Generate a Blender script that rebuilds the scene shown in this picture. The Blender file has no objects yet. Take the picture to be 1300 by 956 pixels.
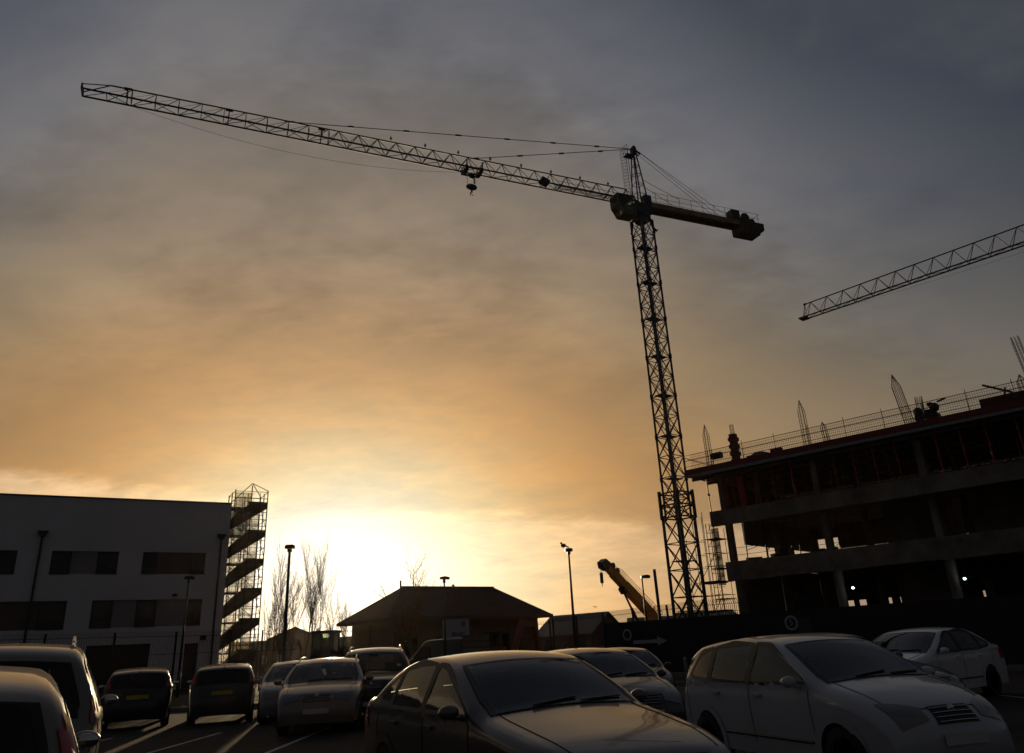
import bpy, math, random
import numpy as np
from math import sin, cos, tan, radians as R_, pi, atan2, hypot, sqrt
random.seed(7)
scene = bpy.context.scene
COL = scene.collection

# ------------------------------------------------------------------ camera
PITCH, ROLL, EYE = R_(21.6), R_(2.915), 1.5
Fw = np.array([0, cos(PITCH), sin(PITCH)]); X0 = np.array([1., 0, 0]); U0 = np.array([0, -sin(PITCH), cos(PITCH)])
Rt = cos(ROLL) * X0 - sin(ROLL) * U0; Up = cos(ROLL) * U0 + sin(ROLL) * X0
cam_d = bpy.data.cameras.new('camera'); cam = bpy.data.objects.new('camera', cam_d); COL.objects.link(cam)
from mathutils import Matrix, Vector
cam.matrix_world = Matrix(((Rt[0], Up[0], -Fw[0], 0), (Rt[1], Up[1], -Fw[1], 0), (Rt[2], Up[2], -Fw[2], EYE), (0, 0, 0, 1)))
cam_d.sensor_width = 36; cam_d.lens = 36 * 979.5 / 1300; cam_d.shift_y = -44.5 / 1300
cam_d.clip_start = 0.1; cam_d.clip_end = 5000
scene.camera = cam

# ------------------------------------------------------------------ sky, sun, exposure
SUN_AZ, SUN_EL = R_(-13.2), R_(4.3)
w = bpy.data.worlds.new('World'); scene.world = w; w.use_nodes = True
nt = w.node_tree; N = nt.nodes; L = nt.links; N.clear()
def nd(t, **k):
    n = N.new(t)
    for a, b in k.items(): setattr(n, a, b)
    return n
def mth(op, a, b=None, c=None, clamp=False):
    n = nd('ShaderNodeMath', operation=op, use_clamp=clamp)
    for i, v in enumerate((a, b, c)):
        if v is None: continue
        if isinstance(v, (int, float)): n.inputs[i].default_value = v
        else: L.new(v, n.inputs[i])
    return n.outputs[0]
def sstep(v, a, b):
    n = nd('ShaderNodeMapRange', interpolation_type='SMOOTHSTEP')
    L.new(v, n.inputs[0]); n.inputs[1].default_value = a; n.inputs[2].default_value = b
    return n.outputs[0]
def ramp(v, pts, scale):
    n = nd('ShaderNodeValToRGB'); r = n.color_ramp
    while len(r.elements) > 1: r.elements.remove(r.elements[-1])
    r.elements[0].position = pts[0][0] / scale; r.elements[0].color = (*pts[0][1], 1)
    for p, c in pts[1:]:
        e = r.elements.new(p / scale); e.color = (*c, 1)
    r.interpolation = 'B_SPLINE' if False else 'EASE' if False else 'LINEAR'
    L.new(mth('DIVIDE', v, scale, clamp=True), n.inputs[0]); return n.outputs[0]
def srgb(*c): return tuple((x / 255 / 12.92 if x < 10 else ((x / 255 + .055) / 1.055) ** 2.4) for x in c)
tc = nd('ShaderNodeTexCoord'); sx = nd('ShaderNodeSeparateXYZ'); L.new(tc.outputs['Generated'], sx.inputs[0])
dx, dy, dz = sx.outputs
xr = mth('SUBTRACT', mth('MULTIPLY', dx, cos(SUN_AZ)), mth('MULTIPLY', dy, sin(SUN_AZ)))
yr = mth('ADD', mth('MULTIPLY', dx, sin(SUN_AZ)), mth('MULTIPLY', dy, cos(SUN_AZ)))
daz = mth('MULTIPLY', mth('ARCTAN2', xr, yr), 180 / pi)
el = mth('MULTIPLY', mth('ARCSINE', dz), 180 / pi)
# soft cloud noise, stretched along a high sheet
cz = mth('ADD', mth('MAXIMUM', dz, 0.0), 0.22)
cv = nd('ShaderNodeCombineXYZ'); L.new(mth('DIVIDE', dx, cz), cv.inputs[0]); L.new(mth('DIVIDE', dy, cz), cv.inputs[1])
def noise(scale, detail, rough, rot, sc, dist=0.0):
    mp = nd('ShaderNodeMapping'); mp.inputs['Rotation'].default_value = (0, 0, rot); mp.inputs['Scale'].default_value = sc
    L.new(cv.outputs[0], mp.inputs[0])
    n = nd('ShaderNodeTexNoise'); n.inputs['Scale'].default_value = scale; n.inputs['Detail'].default_value = detail
    n.inputs['Roughness'].default_value = rough; n.inputs['Distortion'].default_value = dist
    L.new(mp.outputs[0], n.inputs['Vector']); return mth('SUBTRACT', n.outputs[0], 0.5)
n1 = noise(1.4, 6, .55, .5, (1, 1.3, 1), .35)
n2 = noise(5.2, 8, .58, .6, (1, 1.4, 1), .3)
n3 = noise(13.0, 6, .55, .75, (1, 1.6, 1), .2)
n4 = noise(2.3, 10, .62, .7, (.95, 1.55, 1), .5)
cl = mth('ADD', mth('ADD', mth('MULTIPLY', n1, 1.1), mth('MULTIPLY', n2, .8)), mth('ADD', mth('MULTIPLY', n3, .45), mth('MULTIPLY', n4, 1.1)))
# distance from the sun, wider along the horizon
ka = mth('ADD', 0.66, mth('MULTIPLY', sstep(el, 4, 20), 0.08))
ax = mth('MULTIPLY', daz, ka)
az2 = mth('MULTIPLY', ax, ax); ee = mth('SUBTRACT', el, SUN_EL * 180 / pi)
dd = mth('SQRT', mth('ADD', az2, mth('MULTIPLY', ee, ee)))
dd = mth('ADD', dd, mth('MULTIPLY', mth('MULTIPLY', cl, sstep(dd, 8, 27)), 8.0))
dd = mth('ADD', dd, mth('MULTIPLY', mth('MULTIPLY', sstep(mth('ABSOLUTE', daz), 16, 42), sstep(el, 12, 22)), 5.5))
dd = mth('ADD', dd, mth('MULTIPLY', mth('MULTIPLY', sstep(daz, -12, -28), sstep(el, 16, 28)), 3.5))
base = ramp(dd, [(0, (1.7, 1.6, 1.3)), (3.5, (1.4, 1.26, .98)), (6, (1.04, .92, .63)), (8.5, srgb(247, 220, 168)), (11.5, srgb(226, 184, 129)), (14.5, srgb(203, 160, 109)),
    (18, srgb(174, 140, 101)), (25, srgb(151, 133, 111)), (33, srgb(119, 112, 105)), (38, srgb(111, 110, 112)), (44, srgb(93, 95, 102)), (51, srgb(65, 70, 79)), (70, srgb(54, 56, 62)), (120, srgb(47, 46, 48)), (180, srgb(45, 44, 45))], 180)
ww = mth('MULTIPLY', mth('MULTIPLY', sstep(mth('ABSOLUTE', daz), 3, 24), sstep(el, 4, 12)), mth('MULTIPLY', sstep(el, 34, 16), sstep(mth('ABSOLUTE', daz), 110, 60)))
wc = nd('ShaderNodeMix', data_type='RGBA'); L.new(ww, wc.inputs[0]); wc.inputs[6].default_value = (1, 1, 1, 1); wc.inputs[7].default_value = (.98, .89, .71, 1)
wm_ = nd('ShaderNodeMix', data_type='RGBA', blend_type='MULTIPLY'); wm_.inputs[0].default_value = 1; L.new(base, wm_.inputs[6]); L.new(wc.outputs[2], wm_.inputs[7]); base = wm_.outputs[2]
# thin bright veil whose upper edge dips towards the right
edge = mth('SUBTRACT', mth('ADD', 9.8, mth('MULTIPLY', cl, 1.4)), mth('MULTIPLY', daz, 0.087))
e2 = mth('SUBTRACT', el, edge)
veil = mth('MULTIPLY', sstep(e2, 0.5, -0.6), sstep(e2, -9.0, -0.5))
veil = mth('MULTIPLY', veil, sstep(mth('ABSOLUTE', daz), 60, 8))
veil = mth('MULTIPLY', veil, mth('ADD', mth('ADD', 0.27, mth('MULTIPLY', sstep(daz, -8, -22), .25)), mth('MULTIPLY', cl, 0.5)), clamp=True)
cut = mth('MULTIPLY', sstep(e2, -0.6, .7), sstep(e2, 7.0, 0.6))
lum = mth('ADD', 1.0, mth('ADD', mth('MULTIPLY', cl, mth('ADD', .32, mth('MULTIPLY', sstep(el, 14, 26), .5))), mth('SUBTRACT', mth('MULTIPLY', veil, .7), mth('MULTIPLY', cut, 0.07))))
mix = nd('ShaderNodeMix', data_type='RGBA'); L.new(mth('MULTIPLY', veil, .8, clamp=True), mix.inputs[0]); L.new(base, mix.inputs[6]); mix.inputs[7].default_value = (.74, .60, .40, 1)
vm = nd('ShaderNodeVectorMath', operation='SCALE'); L.new(mix.outputs[2], vm.inputs[0]); L.new(lum, vm.inputs['Scale'])
# cloud patches catch warm light, gaps show the cooler blue behind
cc = nd('ShaderNodeMix', data_type='RGBA', blend_type='MULTIPLY'); cc.inputs[0].default_value = 1.; L.new(vm.outputs[0], cc.inputs[6])
ct_ = nd('ShaderNodeMix', data_type='RGBA'); L.new(sstep(cl, -.35, .45), ct_.inputs[0]); ct_.inputs[6].default_value = (.93, .97, 1.06, 1); ct_.inputs[7].default_value = (1.06, 1.0, .92, 1); L.new(ct_.outputs[2], cc.inputs[7])
bg1 = nd('ShaderNodeBackground'); L.new(cc.outputs[2], bg1.inputs[0]); bg1.inputs[1].default_value = 0.97
sky = nd('ShaderNodeTexSky', sky_type='NISHITA', sun_disc=False); sky.sun_elevation = SUN_EL; sky.sun_rotation = SUN_AZ
bg2 = nd('ShaderNodeBackground'); L.new(sky.outputs[0], bg2.inputs[0]); bg2.inputs[1].default_value = 0.003
ad = nd('ShaderNodeAddShader'); L.new(bg1.outputs[0], ad.inputs[0]); L.new(bg2.outputs[0], ad.inputs[1])
wo = nd('ShaderNodeOutputWorld'); L.new(ad.outputs[0], wo.inputs[0])

sd = bpy.data.lights.new('sun', 'SUN'); sd.energy = 2.6; sd.angle = R_(0.8); sd.color = (1, .72, .42)
sun = bpy.data.objects.new('sun', sd); COL.objects.link(sun)
sv = Vector((sin(SUN_AZ) * cos(SUN_EL), cos(SUN_AZ) * cos(SUN_EL), sin(SUN_EL)))
sun.rotation_euler = sv.to_track_quat('Z', 'Y').to_euler()
scene.view_settings.view_transform = 'Standard'; scene.view_settings.look = 'None'
scene.view_settings.exposure = 0; scene.view_settings.gamma = 1
scene.cycles.use_denoising = True
scene.cycles.max_bounces = 6; scene.cycles.transparent_max_bounces = 24; scene.cycles.caustics_reflective = False

# ------------------------------------------------------------------ materials
def mat(name, col, rough=.7, metal=0., var=.25, scale=3., bump=0., spec=.5, coat=0., emis=None, dirt=None, bscale=None):
    m = bpy.data.materials.new(name); m.use_nodes = True
    n = m.node_tree.nodes; l = m.node_tree.links; b = n['Principled BSDF']
    b.inputs['Roughness'].default_value = rough; b.inputs['Metallic'].default_value = metal
    b.inputs['Specular IOR Level'].default_value = spec; b.inputs['Coat Weight'].default_value = coat; b.inputs['Coat Roughness'].default_value = .05
    tcn = n.new('ShaderNodeTexCoord'); no = n.new('ShaderNodeTexNoise'); no.inputs['Scale'].default_value = scale; no.inputs['Detail'].default_value = 7; no.inputs['Roughness'].default_value = .65
    l.new(tcn.outputs['Object'], no.inputs['Vector'])
    r = n.new('ShaderNodeValToRGB'); r.color_ramp.elements[0].position = .3; r.color_ramp.elements[1].position = .7
    d = dirt if dirt else tuple(c * (1 - var) for c in col)
    r.color_ramp.elements[0].color = (*d, 1); r.color_ramp.elements[1].color = (*[min(1, c * (1 + var * .4)) for c in col], 1)
    l.new(no.outputs[0], r.inputs[0]); l.new(r.outputs[0], b.inputs['Base Color'])
    if bump:
        nb = n.new('ShaderNodeTexNoise'); nb.inputs['Scale'].default_value = bscale or scale * 8; nb.inputs['Detail'].default_value = 5; l.new(tcn.outputs['Object'], nb.inputs['Vector'])
        bn = n.new('ShaderNodeBump'); bn.inputs['Strength'].default_value = bump; bn.inputs['Distance'].default_value = .02; l.new(nb.outputs[0], bn.inputs['Height']); l.new(bn.outputs[0], b.inputs['Normal'])
    if emis: b.inputs['Emission Color'].default_value = (*emis[0], 1); b.inputs['Emission Strength'].default_value = emis[1]
    return m
def glass(name, tint, gloss=.04):
    m = bpy.data.materials.new(name); m.use_nodes = True; n = m.node_tree.nodes; l = m.node_tree.links; n.clear()
    o = n.new('ShaderNodeOutputMaterial'); t = n.new('ShaderNodeBsdfTransparent'); g = n.new('ShaderNodeBsdfGlossy'); mx = n.new('ShaderNodeMixShader'); f = n.new('ShaderNodeFresnel')
    f.inputs[0].default_value = 1.52; g.inputs['Roughness'].default_value = gloss
    tcn = n.new('ShaderNodeTexCoord'); no = n.new('ShaderNodeTexNoise'); no.inputs['Scale'].default_value = 3; no.inputs['Detail'].default_value = 5; l.new(tcn.outputs['Object'], no.inputs['Vector'])
    r = n.new('ShaderNodeValToRGB'); r.color_ramp.elements[0].color = (*[c * .8 for c in tint], 1); r.color_ramp.elements[1].color = (*tint, 1); l.new(no.outputs[0], r.inputs[0]); l.new(r.outputs[0], t.inputs[0])
    g.inputs[0].default_value = (.95, .95, .95, 1)
    l.new(f.outputs[0], mx.inputs[0]); l.new(t.outputs[0], mx.inputs[1]); l.new(g.outputs[0], mx.inputs[2]); l.new(mx.outputs[0], o.inputs[0])
    return m
def netting(name, col, dens):
    m = bpy.data.materials.new(name); m.use_nodes = True; n = m.node_tree.nodes; l = m.node_tree.links; n.clear()
    o = n.new('ShaderNodeOutputMaterial'); t = n.new('ShaderNodeBsdfTransparent'); g = n.new('ShaderNodeBsdfTranslucent'); d = n.new('ShaderNodeBsdfDiffuse'); mx = n.new('ShaderNodeMixShader'); m2 = n.new('ShaderNodeMixShader')
    tcn = n.new('ShaderNodeTexCoord'); no = n.new('ShaderNodeTexNoise'); no.inputs['Scale'].default_value = 2.5; no.inputs['Detail'].default_value = 6; l.new(tcn.outputs['Object'], no.inputs['Vector'])
    mr = n.new('ShaderNodeMapRange'); mr.inputs[1].default_value = .3; mr.inputs[2].default_value = .7; mr.inputs[3].default_value = dens * .6; mr.inputs[4].default_value = min(1, dens * 1.4); l.new(no.outputs[0], mr.inputs[0])
    g.inputs[0].default_value = (*col, 1); d.inputs[0].default_value = (*col, 1); m2.inputs[0].default_value = .5
    l.new(g.outputs[0], m2.inputs[1]); l.new(d.outputs[0], m2.inputs[2]); l.new(mr.outputs[0], mx.inputs[0]); l.new(t.outputs[0], mx.inputs[1]); l.new(m2.outputs[0], mx.inputs[2]); l.new(mx.outputs[0], o.inputs[0])
    return m
def paint(name, col, rough=.32, metal=.0, var=.12):
    return mat(name, col, rough, metal, var, 1.3, 0.04, .4, .65, bscale=60)
M = dict(
    asphalt=mat('asphalt', (.045, .043, .04), .92, 0, .45, 1.1, .5, .2, bscale=90), earth=mat('earth', (.05, .042, .032), .95, 0, .5, .2, .6, .2),
    line=mat('line_paint', (.55, .55, .52), .8, 0, .5, 5), kerb=mat('kerb_stone', (.22, .21, .19), .9, 0, .35, 4, .3),
    steel=mat('dark_steel', (.045, .045, .048), .55, .3, .35, 2), mast=mat('mast_blue_steel', (.035, .045, .075), .5, .2, .35, 2), cjib=mat('crane_yellow_dull', (.42, .32, .15), .6, .1, .4, 1.5, dirt=(.16, .11, .06)),
    jibred=mat('red_brown_steel', (.12, .035, .022), .6, .1, .35, 2), black=mat('black_plastic', (.012, .012, .013), .5, 0, .2, 5), rubber=mat('rubber', (.016, .016, .017), .85, 0, .3, 20, .2),
    white=mat('white_render', (.80, .785, .79), .9, 0, .10, .35, .15, .2, bscale=40), grey=mat('grey_panel', (.27, .265, .27), .7, 0, .12, .8), brown=mat('brown_panel', (.15, .105, .09), .7, 0, .2, 1.5), dgrey=mat('dark_grey_metal', (.06, .06, .062), .5, .3, .3, 2),
    galv=mat('galvanised', (.25, .25, .25), .5, .6, .3, 6), conc=mat('concrete', (.26, .22, .18), .9, 0, .35, .6, .4, .3, dirt=(.12, .10, .08), bscale=12), ply=mat('plywood', (.16, .10, .055), .8, 0, .4, 1.5),
    redform=mat('red_formwork', (.20, .025, .017), .6, 0, .35, 3), redprop=mat('red_prop', (.42, .06, .02), .5, 0, .25, 6), rebar=mat('rusty_rebar', (.13, .07, .04), .8, .2, .4, 8), mesh=mat('mesh_grey', (.10, .095, .09), .6, .3, .3, 4),
    tile=mat('roof_tile', (.085, .045, .033), .85, 0, .4, 2.5, .5, .3, bscale=18), brick=mat('brick', (.17, .085, .055), .9, 0, .35, 6, .4), shed=mat('shed_roof', (.20, .195, .19), .6, .0, .2, 1), fascia=mat('fascia', (.10, .08, .07), .7, 0, .2, 3),
    bark=mat('bark', (.07, .05, .035), .95, 0, .35, 9, .4), twig=mat('twig', (.075, .045, .03), .95, 0, .3, 6), yellow=mat('plant_yellow', (.80, .42, .05), .5, .0, .25, 1.5, .0, .4, dirt=(.5, .24, .03)), orange=mat('plant_orange', (.32, .06, .02), .5, 0, .3, 2),
    board=mat('hoarding', (.018, .019, .022), .75, 0, .3, 1), signw=mat('sign_white', (.42, .42, .44), .7, 0, .08, 3), signb=mat('sign_blue', (.10, .18, .32), .7, 0, .1, 3), signk=mat('sign_black', (.02, .02, .02), .6), signr=mat('sign_red', (.45, .03, .03), .6),
    glassd=mat('window_glass', (.012, .013, .015), .08, 0, .2, 1, 0, .5), carglass=glass('car_glass', (.82, .90, .74)), midglass=glass('mid_glass', (.42, .46, .40)), darkglass=glass('tinted_glass', (.16, .17, .16)), interior=mat('interior', (.018, .017, .017), .9, 0, .3, 5), headlining=mat('headlining', (.10, .095, .09), .9),
    chrome=mat('chrome', (.6, .6, .6), .15, 1., .05, 2), rim=mat('alloy', (.28, .28, .29), .35, .8, .15, 4), lampglass=mat('lamp_glass', (.2, .2, .21), .12, .3, .1, 5, 0, .6, .8), lampred=mat('lamp_red', (.55, .02, .012), .2, 0, .15, 5, 0, .6, .8), plate=mat('plate_yellow', (.6, .45, .06), .5, 0, .08, 5), platew=mat('plate_white', (.6, .6, .58), .5, 0, .08, 5),
    net=netting('debris_net', (.42, .40, .27), .42), netk=netting('dark_net', (.05, .045, .04), .62), netd=netting('blue_sheet', (.03, .10, .14), .85), flood=mat('flood_lamp', (.8, .9, 1), .4, emis=((.75, .95, 1.0), 14)), cabglass=glass('cab_glass', (.55, .62, .50)), cabw=mat('cab_white', (.20, .19, .16), .5, 0, .3, 2),
    feather=mat('feather', (.03, .03, .032), .9), cwt=mat('counterweight', (.11, .10, .09), .9, 0, .35, 1.5, .4), orangeleaf=mat('dry_leaf', (.35, .13, .03), .8, 0, .4, 9),
)
def pm(name, col, **k):
    if name not in M: M[name] = paint(name, col, **k)
    return M[name]

# ------------------------------------------------------------------ mesh helper
class MB:
    def __init__(s): s.v = []; s.f = []; s.sm = False
    def add(s, vs, fs):
        o = len(s.v); s.v.extend([tuple(map(float, p)) for p in vs]); s.f.extend([tuple(i + o for i in f) for f in fs]); return s
    def box(s, c, d, rz=0., ry=0., rx=0.):
        hx, hy, hz = d[0] / 2, d[1] / 2, d[2] / 2; m = Matrix.Rotation(rz, 3, 'Z') @ Matrix.Rotation(ry, 3, 'Y') @ Matrix.Rotation(rx, 3, 'X')
        vs = [Vector(c) + m @ Vector((x * hx, y * hy, z * hz)) for x in (-1, 1) for y in (-1, 1) for z in (-1, 1)]
        return s.add(vs, [(0, 1, 3, 2), (4, 6, 7, 5), (0, 4, 5, 1), (2, 3, 7, 6), (0, 2, 6, 4), (1, 5, 7, 3)])
    def b2(s, x0, x1, y0, y1, z0, z1): return s.box(((x0 + x1) / 2, (y0 + y1) / 2, (z0 + z1) / 2), (abs(x1 - x0), abs(y1 - y0), abs(z1 - z0)))
    def bar(s, a, b, r, n=5, r2=None):
        a = Vector(a); b = Vector(b); d = b - a
        if d.length < 1e-6: return s
        q = d.to_track_quat('Z', 'Y'); r2 = r if r2 is None else r2; vs = []
        for k in range(n):
            t = 2 * pi * (k + .5) / n; e = q @ Vector((cos(t), sin(t), 0)); vs.append(a + e * r); vs.append(b + e * r2)
        fs = [(2 * k, 2 * ((k + 1) % n), 2 * ((k + 1) % n) + 1, 2 * k + 1) for k in range(n)]
        fs += [tuple(2 * k for k in reversed(range(n))), tuple(2 * k + 1 for k in range(n))]
        return s.add(vs, fs)
    def path(s, pts, r, n=5):
        for a, b in zip(pts[:-1], pts[1:]): s.bar(a, b, r, n)
        return s
    def lathe(s, prof, c, axis='Z', n=20, sc=(1, 1, 1)):
        o = []
        for (r, h) in prof:
            for k in range(n):
                t = 2 * pi * k / n; p = (r * cos(t) * sc[0], r * sin(t) * sc[1], h * sc[2])
                if axis == 'Y': p = (p[0], p[2], p[1])
                if axis == 'X': p = (p[2], p[0], p[1])
                o.append((c[0] + p[0], c[1] + p[1], c[2] + p[2]))
        m = len(prof); fs = [(i * n + k, i * n + (k + 1) % n, (i + 1) * n + (k + 1) % n, (i + 1) * n + k) for i in range(m - 1) for k in range(n)]
        fs += [tuple(range(n)), tuple((m - 1) * n + k for k in reversed(range(n)))]
        return s.add(o, fs)
    def ell(s, c, d, n=10, rz=0.):
        vs = []; fs = []; m = n // 2 + 1
        for i in range(m + 1):
            a = pi * i / m
            for k in range(n):
                t = 2 * pi * k / n; x, y = d[0] * sin(a) * cos(t), d[1] * sin(a) * sin(t)
                vs.append((c[0] + x * cos(rz) - y * sin(rz), c[1] + x * sin(rz) + y * cos(rz), c[2] + d[2] * cos(a)))
        for i in range(m):
            for k in range(n): fs.append((i * n + k, (i + 1) * n + k, (i + 1) * n + (k + 1) % n, i * n + (k + 1) % n))
        return s.add(vs, fs)
    def prism(s, poly, off):
        n = len(poly); off = Vector(off); vs = [Vector(p) for p in poly] + [Vector(p) + off for p in poly]
        fs = [tuple(range(n)), tuple(reversed(range(n, 2 * n)))] + [(i, (i + 1) % n + 0 if False else (i + 1) % n, (i + 1) % n + n, i + n) for i in range(n)]
        return s.add(vs, fs)
    def build(s, name, m, parent=None, smooth=False, out=None):
        if out is not None:
            o_ = Vector(out); nf = []
            for f in s.f:
                p = [Vector(s.v[i]) for i in f]; c = sum(p, Vector()) / len(p); nn = (p[1] - p[0]).cross(p[2] - p[0])
                if len(p) > 3: nn = (p[2] - p[0]).cross(p[3] - p[1])
                nf.append(f if nn.dot(c - o_) >= 0 else tuple(reversed(f)))
            s.f = nf
        me = bpy.data.meshes.new(name); me.from_pydata(s.v, [], s.f); me.update()
        me.materials.append(M[m] if isinstance(m, str) else m)
        if smooth: me.polygons.foreach_set('use_smooth', [True] * len(me.polygons))
        o = bpy.data.objects.new(name, me); COL.objects.link(o)
        if parent: o.parent = parent
        return o
def fixn(o):
    import bmesh
    bm = bmesh.new(); bm.from_mesh(o.data); bmesh.ops.recalc_face_normals(bm, faces=bm.faces); bm.to_mesh(o.data); bm.free(); return o
def tag(o, label, cat, group=None):
    o['label'] = label; o['category'] = cat
    if group: o['group'] = group
    return o
def thing(name, label, cat, loc=(0, 0, 0), rz=0., group=None):
    o = bpy.data.objects.new(name, None); COL.objects.link(o); o.location = loc; o.rotation_euler = (0, 0, rz); o.empty_display_size = .3
    return tag(o, label, cat, group)
def struct(o, k='structure'): o['kind'] = k; return o
def copy_tree(o, parent=None):
    c = o.copy(); COL.objects.link(c); c.parent = parent
    for ch in [q for q in COL.objects if q.parent == o]: copy_tree(ch, c)
    return c
def polar(az, d): return (d * sin(R_(az)), d * cos(R_(az)))

# ------------------------------------------------------------------ ground
def sheet(x0, x1, y0, y1, z, name, m, nx=1, ny=1):
    b = MB(); vs = [(x0 + (x1 - x0) * i / nx, y0 + (y1 - y0) * j / ny, z) for j in range(ny + 1) for i in range(nx + 1)]
    return b.add(vs, [(j * (nx + 1) + i, j * (nx + 1) + i + 1, (j + 1) * (nx + 1) + i + 1, (j + 1) * (nx + 1) + i) for j in range(ny) for i in range(nx)]).build(name, m)
struct(sheet(-1800, 1800, -600, 2600, -.10, 'ground', 'earth'))
struct(sheet(-60, 60, -25, 29.2, 0, 'car_park', 'asphalt'))
b = MB(); k = MB()
for i in range(-9, 10):                                     # bay lines of the two parking rows
    b.box((i * 2.5 + .4, 17.2, .004), (.1, 4.8, .001)); b.box((i * 2.5 - .6, 7.6, .004), (.1, 4.6, .001))
struct(b.build('bay_markings', 'line'))
struct(MB().b2(-60, 60, 29.2, 29.4, -.1, .12).build('kerb', 'kerb'))

# ------------------------------------------------------------------ tower cranes
def mast_mesh(z0, z1, a, rot, lr, br, bay, mb=None, plat=None):
    """square lattice mast with half-width a, doubled corner legs, X braces"""
    mb = mb or MB(); c = [(a * cos(rot + pi / 4 + i * pi / 2) * sqrt(2), a * sin(rot + pi / 4 + i * pi / 2) * sqrt(2)) for i in range(4)]
    for p in c: mb.bar((*p, z0), (*p, z1), lr, 6)
    n = max(1, round((z1 - z0) / bay)); h = (z1 - z0) / n
    for k in range(n):
        za, zb = z0 + k * h, z0 + (k + 1) * h
        for i in range(4):
            p, q = c[i], c[(i + 1) % 4]
            mb.bar((*p, za), (*q, zb), br, 4); mb.bar((*q, za), (*p, zb), br, 4); mb.bar((*p, zb), (*q, zb), br, 4)
    return mb
def jib_mesh(x0, x1, w, z, h0, h1, panel, cr, br, nsplit, blunt=False):
    """triangular jib: two bottom chords and one top chord; N bracing beyond nsplit, W before"""
    mb = MB(); n = int((x1 - x0) / panel); dx = (x1 - x0) / n
    H = lambda x: h0 + (h1 - h0) * (x - x0) / (x1 - x0)
    for s in (-1, 1): mb.bar((x0, s * w / 2, z), (x1, s * w / 2, z), cr, 6)
    xt = x1 - (.25 if blunt else 1.6)
    mb.bar((x0 + .7, 0, z + H(x0)), (xt, 0, z + H(x1)), cr * .85, 6)
    if blunt:
        for s in (-1, 1): mb.bar((xt, 0, z + H(x1)), (x1, s * w / 2, z), br * 1.2, 4)
        mb.box((x1 + .15, 0, z - .02), (.9, w * 1.2, .16)); mb.box((xt, 0, z + H(x1)), (.3, .16, .2))
    for s in () if blunt else (-1, 1): mb.bar((x1 - 1.6, 0, z + H(x1)), (x1, s * w / 2, z + .35), br * 1.2, 4); mb.bar((x1, s * w / 2, z), (x1, s * w / 2, z + .4), cr, 4)
    if not blunt: mb.bar((x1, -w / 2, z + .38), (x1, w / 2, z + .38), br * 1.5, 4)
    mb.bar((x1, -w / 2, z), (x1, w / 2, z), br * 2, 4)
    for i in range(n):
        xa, xb = x0 + i * dx, x0 + (i + 1) * dx; xm = (xa + xb) / 2
        mb.bar((xa, -w / 2, z), (xa, w / 2, z), br, 4); mb.bar((xa, (-1) ** i * w / 2, z), (xb, -(-1) ** i * w / 2, z), br * .8, 4)
        if xb > x1 - 1.2 and not blunt: continue
        for s in (-1, 1):
            if xa > nsplit:
                mb.bar((xa, s * w / 2, z), (xa, 0, z + H(xa)), br, 4); mb.bar((xb, s * w / 2, z), (xa, 0, z + H(xa)), br * .8, 4)
            else:
                mb.bar((xa, s * w / 2, z), (xm, 0, z + H(xm)), br, 4); mb.bar((xb, s * w / 2, z), (xm, 0, z + H(xm)), br, 4)
    return mb
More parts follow.
